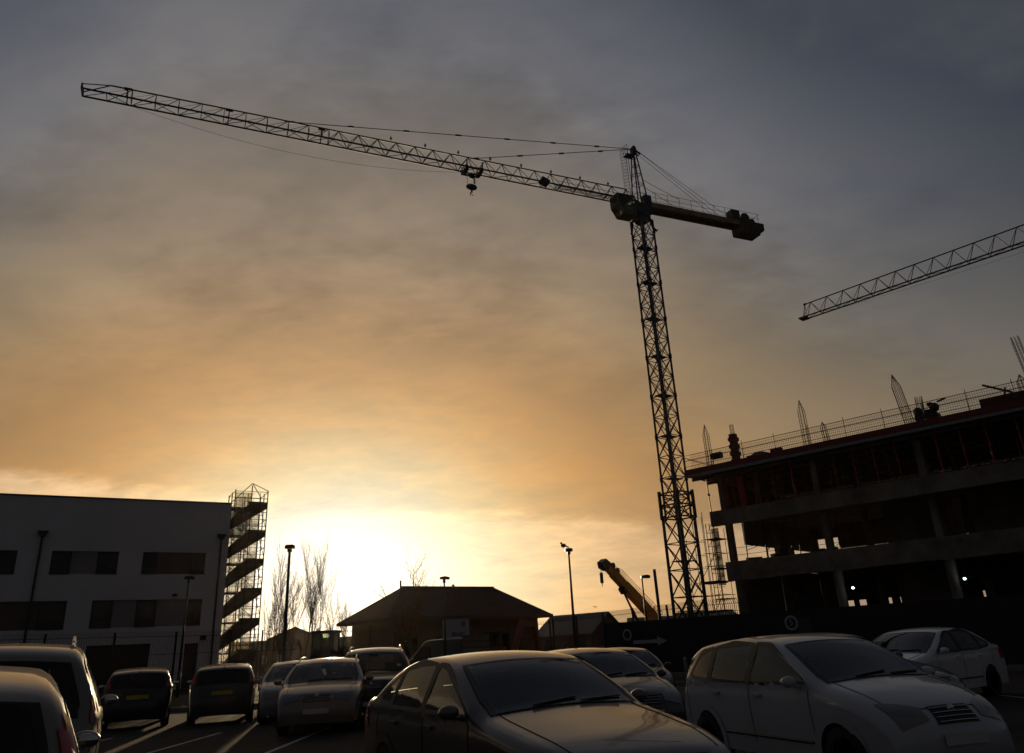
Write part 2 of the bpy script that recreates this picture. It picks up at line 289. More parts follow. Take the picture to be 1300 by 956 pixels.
def tower_crane(label, loc, jdir, Z, jl, w, h0, h1, panel, nsplit, mrot, jm, mm, a_lo, a_up, zc, ties, trolley_x, ctx, sag, thick=1., blunt=False):
    t = thing('tower_crane', label, 'tower crane', (loc[0], loc[1], 0), atan2(jdir[1], jdir[0]))
    loc_rot = mrot - atan2(jdir[1], jdir[0])
    MB().box((0, 0, .25), (4.2, 4.2, .5), loc_rot).build('base_block', 'conc', t)
    lo = mast_mesh(.5, zc, a_lo, loc_rot, .115, .045, 1.95)
    for zz in (3.3, 6.75): lo.box((0, 0, zz), (a_lo * 1.9, a_lo * 1.3, .05), loc_rot)
    lo.build('mast_base_section', mm, t)
    col = MB(); 
    for zz in (zc, zc + .9, zc + 1.8):
        cs = [(a_lo * 1.06 * cos(loc_rot + pi / 4 + i * pi / 2) * sqrt(2), a_lo * 1.06 * sin(loc_rot + pi / 4 + i * pi / 2) * sqrt(2)) for i in range(4)]
        for i in range(4): col.bar((*cs[i], zz), (*cs[(i + 1) % 4], zz), .07, 4)
    for i in range(4):
        col.bar((*cs[i], zc - .1), (*cs[i], zc + 2.0), .13, 6); col.bar((*cs[i], zc), (*cs[(i + 1) % 4], zc + .9), .05, 4); col.bar((*cs[i], zc + 1.8), (*cs[(i + 1) % 4], zc + .9), .05, 4)
    col.build('mast_collar', mm, t)
    up = mast_mesh(zc - .2, Z - 1.7, a_up, loc_rot, .085, .038, 1.62)
    zz = zc + 2.9
    while zz < Z - 3:                                             # section joints with rest platforms
        up.box((0, 0, zz), (a_up * 2.0, a_up * 1.1, .05), loc_rot)
        for i in range(4):
            r0 = loc_rot + pi / 4 + i * pi / 2; x, y = a_up * sqrt(2) * cos(r0), a_up * sqrt(2) * sin(r0); up.bar((x, y, zz - .18), (x, y, zz + .18), .125, 6)
        zz += 3.3
    up.build('mast', mm, t)
    ld = MB()
    for s in (-.2, .2): ld.bar((s, .1, .5), (s, .1, Z - 2), .025, 4)
    zz = .8
    while zz < Z - 2.2: ld.bar((-.2, .1, zz), (.2, .1, zz), .012, 4); zz += .3
    ld.build('ladder', mm, t)
    sl = MB(); a = a_up
    sl.lathe([(a * 1.0, 0), (a * 1.25, .1), (a * 1.25, .45), (a * .95, .5)], (0, 0, Z - 1.75), 'Z', 20)
    for i in range(4):
        r0 = loc_rot + pi / 4 + i * pi / 2; sl.bar((a * 1.5 * cos(r0), a * 1.5 * sin(r0), Z - 3.0), (a * 1.1 * cos(r0), a * 1.1 * sin(r0), Z - 1.5), .1, 6)
    sl.build('slewing_ring', mm, t, True)
    tt = MB(); tt.box((0, 0, Z - .75), (1.5, 1.35, .95)); tt.box((-.55, .3, Z + .25), (.7, .6, .9)); tt.box((.3, -.45, Z - .2), (.5, .5, .7)); tt.box((-.2, -.6, Z + .3), (.45, .35, .6))
    tt.build('turntable', mm, t)
    AP = (-.05, 0, Z + 5.75)
    ap = MB()
    for sx in (-1, 1):
        for sy in (-1, 1): ap.bar((sx * .55 - .1, sy * .5, Z - .3), (AP[0] + sx * .1, sy * .12, AP[2]), .06, 6)
    for f in (.2, .38, .55, .7, .84):
        P = lambda sx, sy: ((sx * .55 - .1) * (1 - f) + (AP[0] + sx * .1) * f, sy * (.5 * (1 - f) + .12 * f), (Z - .3) * (1 - f) + AP[2] * f)
        for (p, q) in (((-1, -1), (1, -1)), ((1, -1), (1, 1)), ((1, 1), (-1, 1)), ((-1, 1), (-1, -1))): ap.bar(P(*p), P(*q), .028, 4)
        f0 = f; P0 = P(-1, -1); ap.bar(P(-1, -1), P(1, 1), .02, 4)
    ap.box((AP[0], 0, AP[2] - .25), (.4, .45, .6)); ap.lathe([(.18, -.2), (.18, .2)], (AP[0], 0, AP[2] + .1), 'Y', 14)
    ap.build('tower_head', mm, t)
    hp = MB()                                                     # head ladder in hoops
    hx = .95
    for k_ in range(15):
        z_ = Z + .9 + k_ * .33; cc = [(hx + .02 * k_ * .2 + .34 * cos(q), .34 * sin(q), z_) for q in np.linspace(-2.2, 2.2, 9)]
        hp.path(cc, .012, 3)
    for q in np.linspace(-2.2, 2.2, 6): hp.bar((hx + .34 * cos(q), .34 * sin(q), Z + .9), (hx + .06 + .34 * cos(q), .34 * sin(q), Z + .9 + 14 * .33), .012, 3)
    for s in (-.17, .17): hp.bar((hx - .3, s, Z), (hx - .25, s, Z + 5.5), .02, 4)
    hp.box((.45, 0, Z + 4.9), (.85, .7, .06)); hp.bar((.8, -.35, Z + 4.9), (.8, -.35, Z + 5.9), .018, 4); hp.bar((.8, .35, Z + 4.9), (.8, .35, Z + 5.9), .018, 4); hp.bar((.8, -.35, Z + 5.9), (.8, .35, Z + 5.9), .018, 4); hp.bar((0, -.35, Z + 5.9), (.8, -.35, Z + 5.9), .018, 4)
    hp.build('caged_ladder', 'mesh', t)
    jb = jib_mesh(.5, jl, w, Z, h0, h1, panel, .06 * thick, .026 * thick, nsplit, blunt)
    for i, x in enumerate(np.arange(3, jl * .55, 2.75)): jb.bar((x, 0, Z + h0), (x, 0, Z + h0 + .42), .028, 4); jb.box((x, 0, Z + h0 + .2), (.14, .14, .12))
    for x in [q_ for q_ in (nsplit + 1.0, nsplit + 7.5, nsplit + 14) if q_ < jl - 2]: jb.box((x, 0, Z + h1), (.5, .16, .14)); jb.bar((x, w / 2, Z), (x, 0, Z + h1), .05, 4); jb.bar((x, -w / 2, Z), (x, 0, Z + h1), .05, 4)
    jb.build('jib', jm, t)
    wk = MB(); [wk.box((.9 + .2 * i, 0, Z + .06), (.07, w * .5, .03)) for i in range(37)]; wk.bar((.8, -w * .25, Z + .06), (8.3, -w * .25, Z + .06), .02, 4); wk.bar((.8, w * .25, Z + .06), (8.3, w * .25, Z + .06), .02, 4)
    for s in (-1, 1): wk.bar((.8, s * w * .3, Z + .5), (8.2, s * w * .3, Z + .5), .018, 4)
    wk.box((9.2, 0, Z + .32), (.75, w * .7, .42), 0, -.4); wk.build('jib_walkway', 'steel', t)
    ty = MB()
    for (x, hh) in ties:
        a0 = Vector(AP); b0 = Vector((x, 0, Z + hh)); ty.bar((a0.x + .1, 0, a0.z), b0, .03, 5)
        n = max(2, int((b0 - a0).length / 4.1))
        for i in range(1, n + 1): c_ = a0.lerp(b0, (i - .12) / n); d_ = (b0 - a0).normalized() * .22; ty.bar(c_ - d_, c_ + d_, .085, 6)
    ty.build('tie_bar', 'steel', t)
    tr = MB()
    if trolley_x:
        x = trolley_x; z = Z - .22
        for s in (-1, 1):
            tr.box((x, s * (w / 2 + .12), z + .1), (1.5, .1, .16))
            for sx in (-.65, .65): tr.lathe([(.14, -.05), (.14, .05)], (x + sx, s * (w / 2 + .02), z + .22), 'Y', 10); tr.bar((x + sx, s * (w / 2 + .15), z + .1), (x + sx, s * (w / 2 + .15), z + .75), .06, 4)
        tr.box((x + .6, 0, z), (.3, w, .14)); tr.box((x - .6, 0, z), (.3, w, .14)); tr.box((x + .9, w / 2 + .1, z - .25), (.08, .1, .7)); tr.box((x - .35, -w / 2 - .1, z - .3), (.08, .1, .6))
        tr.lathe([(.2, -.12), (.24, 0), (.2, .12)], (x + .05, 0, z - .32), 'Y', 14); tr.bar((x + .05, 0, z), (x + .05, 0, z - .3), .06, 5)
        tro = tr.build('trolley', 'black', t)
        hk = MB(); zb = z - 1.35
        hk.lathe([(.1, -.11), (.42, -.08), (.44, 0), (.42, .08), (.1, .11)], (x + .1, 0, zb), 'Y', 20, (1.05, .62, 1)); hk.box((x + .1, 0, zb), (.3, .3, .42)); hk.bar((x + .1, 0, zb - .2), (x + .1, 0, zb - .5), .075, 6)
        hk.path([(x + .1 + .13 * sin(q), 0, zb - .62 - .13 * cos(q) * -1) for q in np.linspace(0, 4.2, 9)], .04, 5)
        hko = hk.build('hook_block', 'black', t)
        rp = MB()
        for sx in (-.32, .5):
            for sy in (-.04, .04): rp.bar((x + sx, sy, z - .05), (x + .1 + (sx - .1) * .8, sy, zb + .15), .009, 4)
        rp.build('hoist_rope', 'galv', hko)
    cb = MB(); n = 28
    xe = (trolley_x or 6.) + .7
    cb.path([(jl - 2 + (xe - jl + 2) * i / n, 0, Z - .1 - 4 * sag * (i / n) * (1 - i / n) - .22 * i / n) for i in range(n + 1)], .013, 3)
    cb.build('trolley_cable', 'steel', t); cb = MB()
    cb.path([(1 + (xe - 2.4) * i / 10, 0, Z - .08 - .8 * (i / 10) * (1 - i / 10)) for i in range(11)], .010, 3)
    cb.build('trolley_cable', 'steel', t)
    # counter jib
    CJ = -13.4
    cj = MB()
    for s in (-1, 1): cj.box(((CJ + .6) / 2, s * .5, Z - .18), (-(CJ) - .6, .14, .5))
    cj.box(((CJ + .6) / 2, 0, Z + .02), (-CJ - .8, .86, .06))
    for x in np.arange(-11.5, -.5, .85): cj.bar((x, -.5, Z - .3), (x + .85, .5, Z - .3), .03, 4)
    cj.build('counter_jib', jm if jm == 'jibred' else 'cjib', t)
    rl = MB()
    for s in (-.62, .62):
        for x in np.arange(-12.6, -1.0, 1.25): rl.bar((x, s, Z - .1), (x, s, Z + 1.05), .018, 4)
        for hz in (.55, 1.05): rl.bar((-12.8, s, Z + hz), (-1.0, s, Z + hz), .016, 4)
    rl.bar((-.42, .3, Z + 2.4), (-3.9, .5, Z + 1.0), .02, 4); rl.bar((-.42, -.3, Z + 2.4), (-3.9, -.5, Z + 1.0), .02, 4)
    rl.bar((-12.8, -.62, Z + 1.05), (-12.8, .62, Z + 1.05), .016, 4); rl.build('guard_rail', 'mesh', t)
    cw = MB()
    for i in range(5): cw.prism([(-10.4 - i * .56, -.66, Z + .1), (-10.4 - i * .56, .66, Z + .1), (-10.4 - i * .56, .62, Z - (1.15 if i < 4 else .6)), (-10.4 - i * .56, -.62, Z - (1.15 if i < 4 else .6))], (-.52, 0, 0))
    cw.build('counterweight', 'cwt', t)
    wn = MB(); wn.lathe([(.5, -.45), (.5, -.38), (.34, -.37), (.34, .37), (.5, .38), (.5, .45)], (-11.3, 0, Z + .55), 'Y', 18); wn.box((-10.2, .1, Z + .65), (.9, .8, 1.0)); wn.lathe([(.3, -.3), (.3, .3)], (-12.2, 0, Z + .4), 'Y', 14)
    wn.build('winch', 'dgrey', t)
    ct = MB()
    for (x, s) in ctx: ct.bar((AP[0] - .1, s * .15, AP[2] - .05), (x, s * .5, Z + .1), .017, 4); ct.bar((AP[0] - .25, s * .15, AP[2] - .22), (AP[0] - .6, s * .15, AP[2] - .52), .085, 6)
    ct.build('counter_jib_tie', 'steel', t)
    cab = MB(); cx = 2.0; cy = .6
    pr = [(cx - .75, Z - 1.95), (cx + .45, Z - 1.95), (cx + .95, Z - 1.1), (cx + .95, Z - .15), (cx - .75, Z - .15)]
    for yy in (cy - .6, cy + .56): 
        for i in range(5):
            p, q = pr[i], pr[(i + 1) % 5]; cab.bar((p[0], yy, p[1]), (q[0], yy, q[1]), .05, 4)
    for p in pr: cab.bar((p[0], cy - .6, p[1]), (p[0], cy + .56, p[1]), .05, 4)
    cab.b2(cx - .75, cx + .95, cy - .62, cy + .58, Z - .2, Z - .12); cab.b2(cx - .78, cx - .72, cy - .6, cy + .56, Z - 1.95, Z - 1.15); cab.b2(cx - .75, cx + .6, cy - .612, cy - .602, Z - 1.93, Z - 1.35); cab.b2(cx - .75, cx + .45, cy - .6, cy + .56, Z - 2.0, Z - 1.92); cab.b2(cx - .2, cx - .05, cy - .63, cy - .6, Z - 1.9, Z - .2)
    cab.b2(cx - .5, cx + .05, cy - .25, cy + .25, Z - 1.9, Z - .9)
    co = cab.build('operator_cab', 'cabw', t)
    g = MB()
    for yy in (cy - .6, cy + .56): g.add([(p[0], yy, p[1]) for p in pr], [(0, 1, 2, 3, 4)])
    g.add([(pr[1][0], cy - .6, pr[1][1]), (pr[1][0], cy + .56, pr[1][1]), (pr[2][0], cy + .56, pr[2][1]), (pr[2][0], cy - .6, pr[2][1]), (pr[3][0], cy - .6, pr[3][1]), (pr[3][0], cy + .56, pr[3][1])], [(0, 1, 2, 3), (3, 2, 5, 4)])
    g.build('cab_window', 'cabglass', co, False, (cx, cy, Z - 1))
    return t
tower_crane('dark tower crane with its whole long jib and mast in view against the sky', (11.75, 58.6), (-.912, -.41), 37.0, 43.15, .86, 1.26, .98, 1.45, 26.5, R_(38), 'steel', 'mast', .82, .66, 9.9,
    [(30.2, .98), (15.7, 1.1)], 15.6, [(-9.4, 1), (-9.4, -1), (-8.2, 1)], 1.4, 1.2)
tower_crane('red brown crane jib coming in from the right edge above the unfinished building', (69.75, 48.65), (-.70, .714), 36.0, 50.0, .9, 2.2, 1.65, 1.95, 60, R_(20), 'jibred', 'jibred', .98, .75, 9.9,
    [(22, 2.1)], 0, [(-9.4, 1), (-9.4, -1)], .6, 1.45, True)

# ------------------------------------------------------------------ unfinished concrete building
su, sv_ = (.731, -.682), (.682, .731)
site = thing('concrete_frame_building', 'unfinished dark concrete frame building with red formwork deck and rebar on top', 'building', (14.0, 57.7, 0), atan2(-.682, .731))
LEN, DEP = 42., 16.
MB().b2(.05, LEN, -.1, DEP, 9.72, 9.98).build('floor_slab', 'conc', site)
MB().b2(.5, LEN, .4, DEP, 6.1, 6.38).build('floor_slab', 'conc', site)
MB().b2(.3, LEN, .2, DEP, -.05, .12).build('ground_slab', 'conc', site)
eb = MB(); x = 0.
for i in range(12): eb.b2(.05 + i * 3.52, .05 + i * 3.52 + 3.505, -.35, -.102, 8.95 + (i % 3) * .01, 10.02)
eb.build('edge_beam', 'conc', site)
eb = MB()
for i in range(12): eb.b2(.5 + i * 3.5, .5 + i * 3.5 + 3.485, .1, .398, 5.12 + (i % 2) * .012, 6.42)
eb.build('edge_beam', 'conc', site)
MB().b2(-.3, LEN, DEP + .002, DEP + .25, 8.9, 10.0).b2(.5, LEN, DEP + .002, DEP + .25, 5.3, 6.4).build('rear_edge_beam', 'conc', site)
for zz in (9.98, 6.38):
    pass
cols = [.95, 8.05, 14.85, 21.9, 29, 36]
for i, t in enumerate(cols):
    for (y, ) in ((.9,), (8.2,), (15.2,)):
        MB().lathe([(.3, .12), (.3, 6.1)], (t, y, 0), 'Z', 16).build('column', 'conc', site, True)
        MB().box((t - .1, y - .1, 8.05), (.42, .42, 3.34)).build('column', 'conc', site)
        MB().box((t - .1, y - .3, 11.2), (.42, .5, 2.44)).build('column', 'conc', site)
core = MB().b2(9.6, 13.5, 7, 11.5, .12, 9.7).b2(19.6, 30, 9.5, 15.6, .12, 12.6).b2(30.5, 41, 15.0, 15.7, .12, 12.6).b2(15.2, 19.4, 15.4, 15.8, 10, 12.6).b2(3.0, 9.4, 15.4, 15.8, 10.9, 12.6).b2(9.5, 15, 15.4, 15.8, 10, 12.6)
core.build('core_wall', 'conc', site)
MB().b2(.5, 20, 15.41, 15.6, .12, 2.9).b2(.5, 20, 15.41, 15.6, 3.75, 6.09).b2(.5, 2.2, 15.41, 15.6, 2.9, 3.75).b2(3.1, 3.5, 15.41, 15.6, 2.9, 3.75).b2(4.1, 5.6, 15.41, 15.6, 2.9, 3.75).b2(6.1, 6.7, 15.41, 15.6, 2.9, 3.75).b2(7.4, 12.6, 15.41, 15.6, 2.9, 3.75).b2(13.2, 20, 15.41, 15.6, 2.9, 3.75).build('rear_wall', 'ply', site)
MB().b2(.52, .58, 2.3, 15.4, .12, 6.08).b2(.6, .66, 3.2, 15.9, 7.8, 9.7).b2(.6, .66, 10.4, 11.4, 6.4, 7.79).b2(-.1, -.04, 3.0, 15.8, 9.99, 12.4).b2(3.4, 20, 13.9, 14.0, 7.75, 9.7).b2(-.1, 3, 15.6, 15.7, 10.9, 12.4).build('end_sheeting', 'ply', site)
MB().b2(20, 41, 3.5, 3.8, .12, 6.08).b2(15.5, 26, 6, 6.2, 6.4, 9.7).b2(26, 41, 3, 3.2, 6.4, 9.7).build('inner_wall', 'conc', site)
# top deck in formwork
MB().b2(-1.1, LEN, -1.0, DEP, 12.86, 12.98).build('deck_board', 'ply', site)
MB().b2(-1.15, LEN, -1.06, -1.0, 12.83, 13.22).b2(-1.16, -1.1, -1.0, DEP, 12.83, 13.22).build('deck_edge_form', 'redform', site)
fb = MB(); fb.b2(-1.1, LEN, -1.02, -.9, 12.62, 12.82)
for t in np.arange(-1.0, 41, .55): fb.b2(t, t + .08, -.95, DEP, 12.66, 12.86)
fb.build('form_beam', 'galv', site)
fb = MB()
for y in (-.4, 1.8, 4.2, 6.6, 9, 12, 14.6): fb.b2(-1.0, LEN, y, y + .1, 12.42, 12.62)
for t in np.arange(1, 41, 3.6): fb.bar((t, -.95, 12.6), (t + .05, -.3, 12.15), .05, 4)
fb.build('bearer_beam', 'ply', site)
pt = [.05, 2.55, 4.0, 5.2, 6.6, 9.6, 10.9, 12.2, 13.6, 16.0, 17.4, 18.8, 20.4, 22.2, 24, 26]
for i, t in enumerate(pt):
    MB().bar((t, -.05, 10.0), (t + random.uniform(-.05, .05), -.1, 12.45), .045, 6).box((t, -.05, 10.02), (.2, .2, .03)).box((t, -.05, 11.3), (.13, .13, .16)).build('steel_prop', 'redprop', site)
for t in np.arange(.8, 24, 1.9):
    for y in (2.2, 4.4, 6.8, 9.2, 12.2):
        if random.random() < .8: MB().bar((t + random.uniform(-.2, .2), y, 9.98), (t, y, 12.45), .035, 5).build('steel_prop', 'redprop', site)
MB().box((2.55, .5, 11.2), (.42, .42, 2.44)).build('formed_column', 'redform', site)
# guard mesh on the deck
gr = MB(); Z0 = 13.2
for t in np.arange(-1.15, 41, 2.45): gr.bar((t, -1.0, 12.9), (t, -1.03, Z0 + 1.3), .028, 5)
for hz in (.25, .7, 1.1): gr.bar((-1.15, -1.0, Z0 + hz), (41, -1.0, Z0 + hz), .016 if hz != .7 else .028, 4)
gr.bar((-1.15, -1.0, Z0 + 1.0), (-1.15, 8, Z0 + 1.0), .02, 4); gr.bar((-1.15, -1, Z0 + 1.0), (0.6, .2, Z0 + .1), .02, 4)
for t in np.arange(-1.1, 27, .13):
    if t < -.5 and random.random() < .4: continue
    gr.bar((t, -1.0, Z0), (t, -1.0, Z0 + 1.12), .0095, 3)
for hz in np.arange(.12, 1.1, .16): gr.bar((-.6, -1.0, Z0 + hz), (27, -1.0, Z0 + hz), .008, 3)
gr.build('guard_mesh', 'mesh', site)
def rebar(t, y, h, w_, lean, taper=True, z0=13.0):
    m = MB(); c = []
    for i in range(8):
        q = i * pi / 4; p0 = (t + w_ * cos(q), y + w_ * sin(q) * .9, z0); 
        top = (t + lean + w_ * cos(q) * (.9), y + w_ * sin(q) * .8, z0 + h * (.78 if taper else 1.)); m.bar(p0, top, .017, 4)
        if taper: m.bar(top, (t + lean * 1.25, y, z0 + h), .015, 4)
    for zz in np.arange(.1, h * .95, .22):
        f = zz / h; r_ = w_ * (1 - .1 * f) * (1 if f < .78 or not taper else max(.15, (1 - f) / .22)); cx = t + lean * f * 1.22
        m.path([(cx + r_ * cos(q), y + r_ * sin(q) * .9, z0 + zz) for q in np.linspace(0, 2 * pi, 9)], .009, 3)
    return m.build('rebar_cage', 'rebar', site)
rebar(.35, .3, 3.7, .27, -.05); rebar(7.95, .3, 3.75, .27, -.02); rebar(9.0, 1.2, 2.1, .24, -.1); rebar(14.75, .3, 3.9, .3, -.35); rebar(15.1, 1.6, 2.4, .24, .1, False); rebar(21.3, .3, 2.0, .28, -.1)
rebar(21.75, 1.0, 4.5, .25, -.35, False); rebar(3.4, 6, 1.2, .2, 0, False)
cf = MB()
for i in range(9): cf.box((2.4, .5, 13.2 + i * .27), (.46 + .14 * (i % 2), .46 + .14 * (i % 2), .28 if i % 2 == 0 else .09 * 3), 0)
cf.build('column_formwork', 'redform', site)
rebar(2.4, .5, .7, .16, 0, False, 15.55)
rb = MB(); MB().box((20.3, -.2, 13.5), (2.6, 1.2, .55)).build('wall_formwork', 'redform', site); MB().box((22.21, .4, 14.1), (1.2, .9, 1.6)).build('wall_formwork', 'redform', site); MB().box((5.7, .2, 13.45), (.8, .4, .5)).build('wall_formwork', 'redform', site)
MB().box((4.3, .3, 13.38), (1.6, .8, .3)).ell((4.3, .3, 13.45), (.75, .4, .3), 10).build('sand_heap', 'conc', site)
MB().bar((19.3, -.3, 14.7), (20.7, -.3, 13.9), .07, 5).bar((20.4, -.3, 14.3), (20.1, -.3, 13.3), .06, 5).build('push_pull_prop', 'redprop', site)
mc = MB(); mc.box((15.9, -.2, 13.7), (.9, .6, .5)); mc.ell((15.45, -.2, 13.95), (.3, .3, .32), 10); mc.ell((16.4, -.2, 14.05), (.32, .3, .3), 10); mc.box((16.2, -.2, 14.3), (.3, .2, .2), .2); mc.lathe([(.25, -.3), (.25, .3)], (15.5, -.3, 13.5), 'Y', 12); mc.lathe([(.25, -.3), (.25, .3)], (16.4, -.3, 13.5), 'Y', 12); mc.bar((16.6, 0, 14.4), (17.1, 0, 14.5), .06, 5)
tag(mc.build('concrete_mixer', 'black'), 'small dark machine standing on the deck beside the tall bent rebar cage', 'machine'); o_ = COL.objects['concrete_mixer']; o_.location = (14.0, 57.7, 0); o_.rotation_euler = (0, 0, atan2(-.682, .731))
MB().box((1.35, -.4, 13.95), (.8, .4, .42)).build('switch_box', 'black', site)
# a few rails and boards seen between floors
it = MB()
for hz in (.5, 1.0): it.bar((.5, .9, 6.4 + hz), (12, .9, 6.4 + hz), .02, 4); it.bar((.5, 15.6, 6.4 + hz), (20, 15.6, 6.4 + hz), .03, 4)
for t in np.arange(1, 19, 1.3): it.bar((t, 15.5, 6.4), (t, 15.5, 9.7), .05 if random.random() < .3 else .025, 4)
for t, y in ((1.9, 13), (2.7, 14), (3.3, 12), (5.2, 13), (6.8, 14.5), (7.3, 14)): it.bar((t, y, 6.4), (t, y, 9.7), .06, 5); 
for t in (1.2, 1.9, 2.4, 3.0, 4.0): it.box((t, 14, 7.0 + random.random() * 1.4), (.5, .1, .35), .2)
for t, y in ((1.1, 2.4), (1.7, 4.5), (2.3, 3.1), (3.0, 6.0), (3.9, 5.2), (4.6, 9.4), (5.7, 8.4), (1.4, 8.6)): it.bar((t, y, 6.4), (t + random.uniform(-.1, .1), y, 9.7), .045, 6); it.bar((t, y, 7.3), (t + random.uniform(.4, 1.1), y + .5, 7.35 + random.random()), .03, 4)
for t, y, z in ((1.3, 3, 6.6), (2.6, 4.4, 6.7), (3.6, 7.5, 6.62), (5.1, 6.3, 6.75), (1.9, 7, 7.0), (6.8, 10, 6.7)): it.box((t, y, z), (random.uniform(.5, 1.2), .5, (z - 6.4) * 2), random.random())
it.box((9.0, 14.6, 7.5), (1.9, .05, .05)); it.box((9.0, 14.6, 7.1), (1.9, .05, .05)); it.bar((9.4, 14.6, 6.4), (9.9, 14.6, 7.9), .03, 4)
it.build('inner_rail', 'steel', site)
# floodlights
for (t, y, z, lb) in ((8.95, .6, 4.0, 'small lit floodlight beside the second round concrete column'), (15.5, .6, 3.98, 'small lit floodlight under the first floor near the right edge')):
    X_, Y_ = 14 + t * su[0] + y * sv_[0], 57.7 + t * su[1] + y * sv_[1]
    f = thing('floodlight', lb, 'floodlight', (X_, Y_, z), atan2(-.682, .731), 'lit floodlights in the unfinished building')
    MB().ell((0, 0, 0), (.075, .05, .065), 10).build('lamp', 'flood', f, True); MB().box((0, .1, .0), (.24, .12, .2)).box((.3, .1, .05), (.5, .03, .03)).bar((0, .1, .1), (0, .1, 1.1 if z < 3.99 else 1.15), .015, 4).build('housing', 'black', f)
# temporary loose timber strut in front
# scaffold at the left end of the frame building
sc = thing('scaffold', 'thin tube scaffold at the left end of the unfinished building behind the crane mast', 'scaffold', (14.0, 57.7, 0), atan2(-.682, .731))
tb = MB()
for t in (-.15, -1.0, -1.9, -2.6):
    for y in (.3, 1.7): tb.bar((t, y, 0), (t + .02, y, 8.2 + random.random() * 2.4 if t < -.2 else 9.0), .027, 5)
for z in (1.2, 2.3, 3.2, 4.3, 5.2, 6.3, 7.2, 8.2):
    for y in (.3, 1.7): tb.bar((-2.7 if z < 6 else -1.3, y, z), (.1, y, z), .025, 4)
    for t in (-.15, -1.0, -1.9): tb.bar((t, .2, z), (t, 1.8, z), .025, 4)
for z in (1.2, 4.3): tb.bar((-2.6, .3, z), (-.15, .3, z + 3), .024, 4)
for z in np.arange(1.0, 9.2, .95): tb.bar((-.75, .25, z), (.15, .25, z), .022, 4); tb.bar((-.7, .25, z), (-.1, .25, z + .9), .016, 4)
for t in (-.75, -.45): tb.bar((t, .25, 0), (t, .25, 9.3), .03, 5)
for z in (4.0, 6.1, 8.2): tb.box((-.4, 1.0, z), (.9, 1.3, .06))
tb.build('tube_frame', 'mesh', sc)
MB().box((-1.4, 1.0, 3.25), (2.4, 1.2, .07)).box((-1.35, 1, 2.5), (2.5, 1.2, .07)).box((-1.1, 1, 5.2), (1.5, 1.2, .16)).build('board_platform', 'ply', sc)
MB().b2(-.35, .25, .24, .25, 4.9, 8.9).build('debris_netting', 'netk', sc)

# ------------------------------------------------------------------ white office block on the left
K = 1.1667
ob = thing('office_block', 'white rendered three storey block with dark window bands beside the scaffold stair', 'building', (-32.84, 48.34, 0), atan2(.505, .863))
def sz(s, z): return s * K, 1.5 + (z - 1.5) * K
S_END = 14.05; HT = 12.0; S0 = -26.
wz = lambda a, b_: (1.5 + (a - 1.5) * K, 1.5 + (b_ - 1.5) * K)
r2 = wz(6.36, 7.58); r1 = wz(3.53, 4.97); g0 = (0.0, 2.84)
wins = [(0.2, 1.3, r2, 'w'), (2.9, 3.88, r2, 'w'), (3.88, 5.14, r2, 'p'), (5.14, 6.2, r2, 'w'), (7.44, 8.22, r2, 'w'), (8.22, 10.02, r2, 'b'), (10.02, 10.86, r2, 'w'),
        (-.5, .9, r1, 'w'), (.9, 2.7, r1, 'b'), (2.7, 4.0, r1, 'w'), (5.2, 6.26, r1, 'w'), (6.26, 7.42, r1, 'p'), (7.42, 8.47, r1, 'w'), (8.47, 10.0, r1, 'p'), (10.0, 10.89, r1, 'w'),
        (5.24, 8.37, g0, 'g'), (10.16, 10.9, (0, 2.76), 'd')]
for s0 in (-7, -12, -17): wins += [(s0, s0 + 1.1, r2, 'w'), (s0 + 1.1, s0 + 2.9, r2, 'b'), (s0 + 2.9, s0 + 3.9, r2, 'w'), (s0, s0 + 1.1, r1, 'w'), (s0 + 1.1, s0 + 2.9, r1, 'p'), (s0 + 2.9, s0 + 3.9, r1, 'w')]
wins = [(a * K, b_ * K, z, k_) for a, b_, z, k_ in wins]
xs = sorted({S0, S_END, *[a for a, _, _, _ in wins], *[b_ for _, b_, _, _ in wins]}); zs = sorted({0., HT, *[z[0] for *_, z, _ in wins], *[z[1] for *_, z, _ in wins]})
def hole(x, z): return any(a < x < b_ and z_[0] < z < z_[1] for a, b_, z_, _ in wins)
wm = MB(); fr = {}
for i in range(len(xs) - 1):
    for j in range(len(zs) - 1):
        if not hole((xs[i] + xs[i + 1]) / 2, (zs[j] + zs[j + 1]) / 2):
            wm.add([(xs[i], 0, zs[j]), (xs[i + 1], 0, zs[j]), (xs[i + 1], 0, zs[j + 1]), (xs[i], 0, zs[j + 1])], [(0, 1, 2, 3)])
for a, b_, z, k_ in wins:
    for (p, q) in (((a, z[0]), (b_, z[0])), ((b_, z[0]), (b_, z[1])), ((b_, z[1]), (a, z[1])), ((a, z[1]), (a, z[0]))):
        mx_, mz_ = (p[0] + q[0]) / 2, (p[1] + q[1]) / 2; off = .03
        # no reveal where two openings touch
        ox = off if p[0] == q[0] and p[0] == b_ else -off if p[0] == q[0] else 0
        oz = (off if p[1] == z[1] and q[1] == z[1] else -off) if p[1] == q[1] else 0
        if hole(mx_ + ox, mz_ + oz): continue
        wm.add([(p[0], 0, p[1]), (q[0], 0, q[1]), (q[0], .3, q[1]), (p[0], .3, p[1])], [(0, 1, 2, 3)])
wm.add([(S_END, 0, 0), (S_END, 14, 0), (S_END, 14, HT), (S_END, 0, HT), (S0, 14, 0), (S0, 14, HT), (S0, 0, 0), (S0, 0, HT)], [(0, 1, 2, 3), (1, 4, 5, 2), (6, 7, 5, 4)])
wm.build('wall', 'white', ob)
MB().b2(S0 + .3, S_END - .3, .5, 13.7, 0, 11.6).build('inner_core', 'interior', ob)
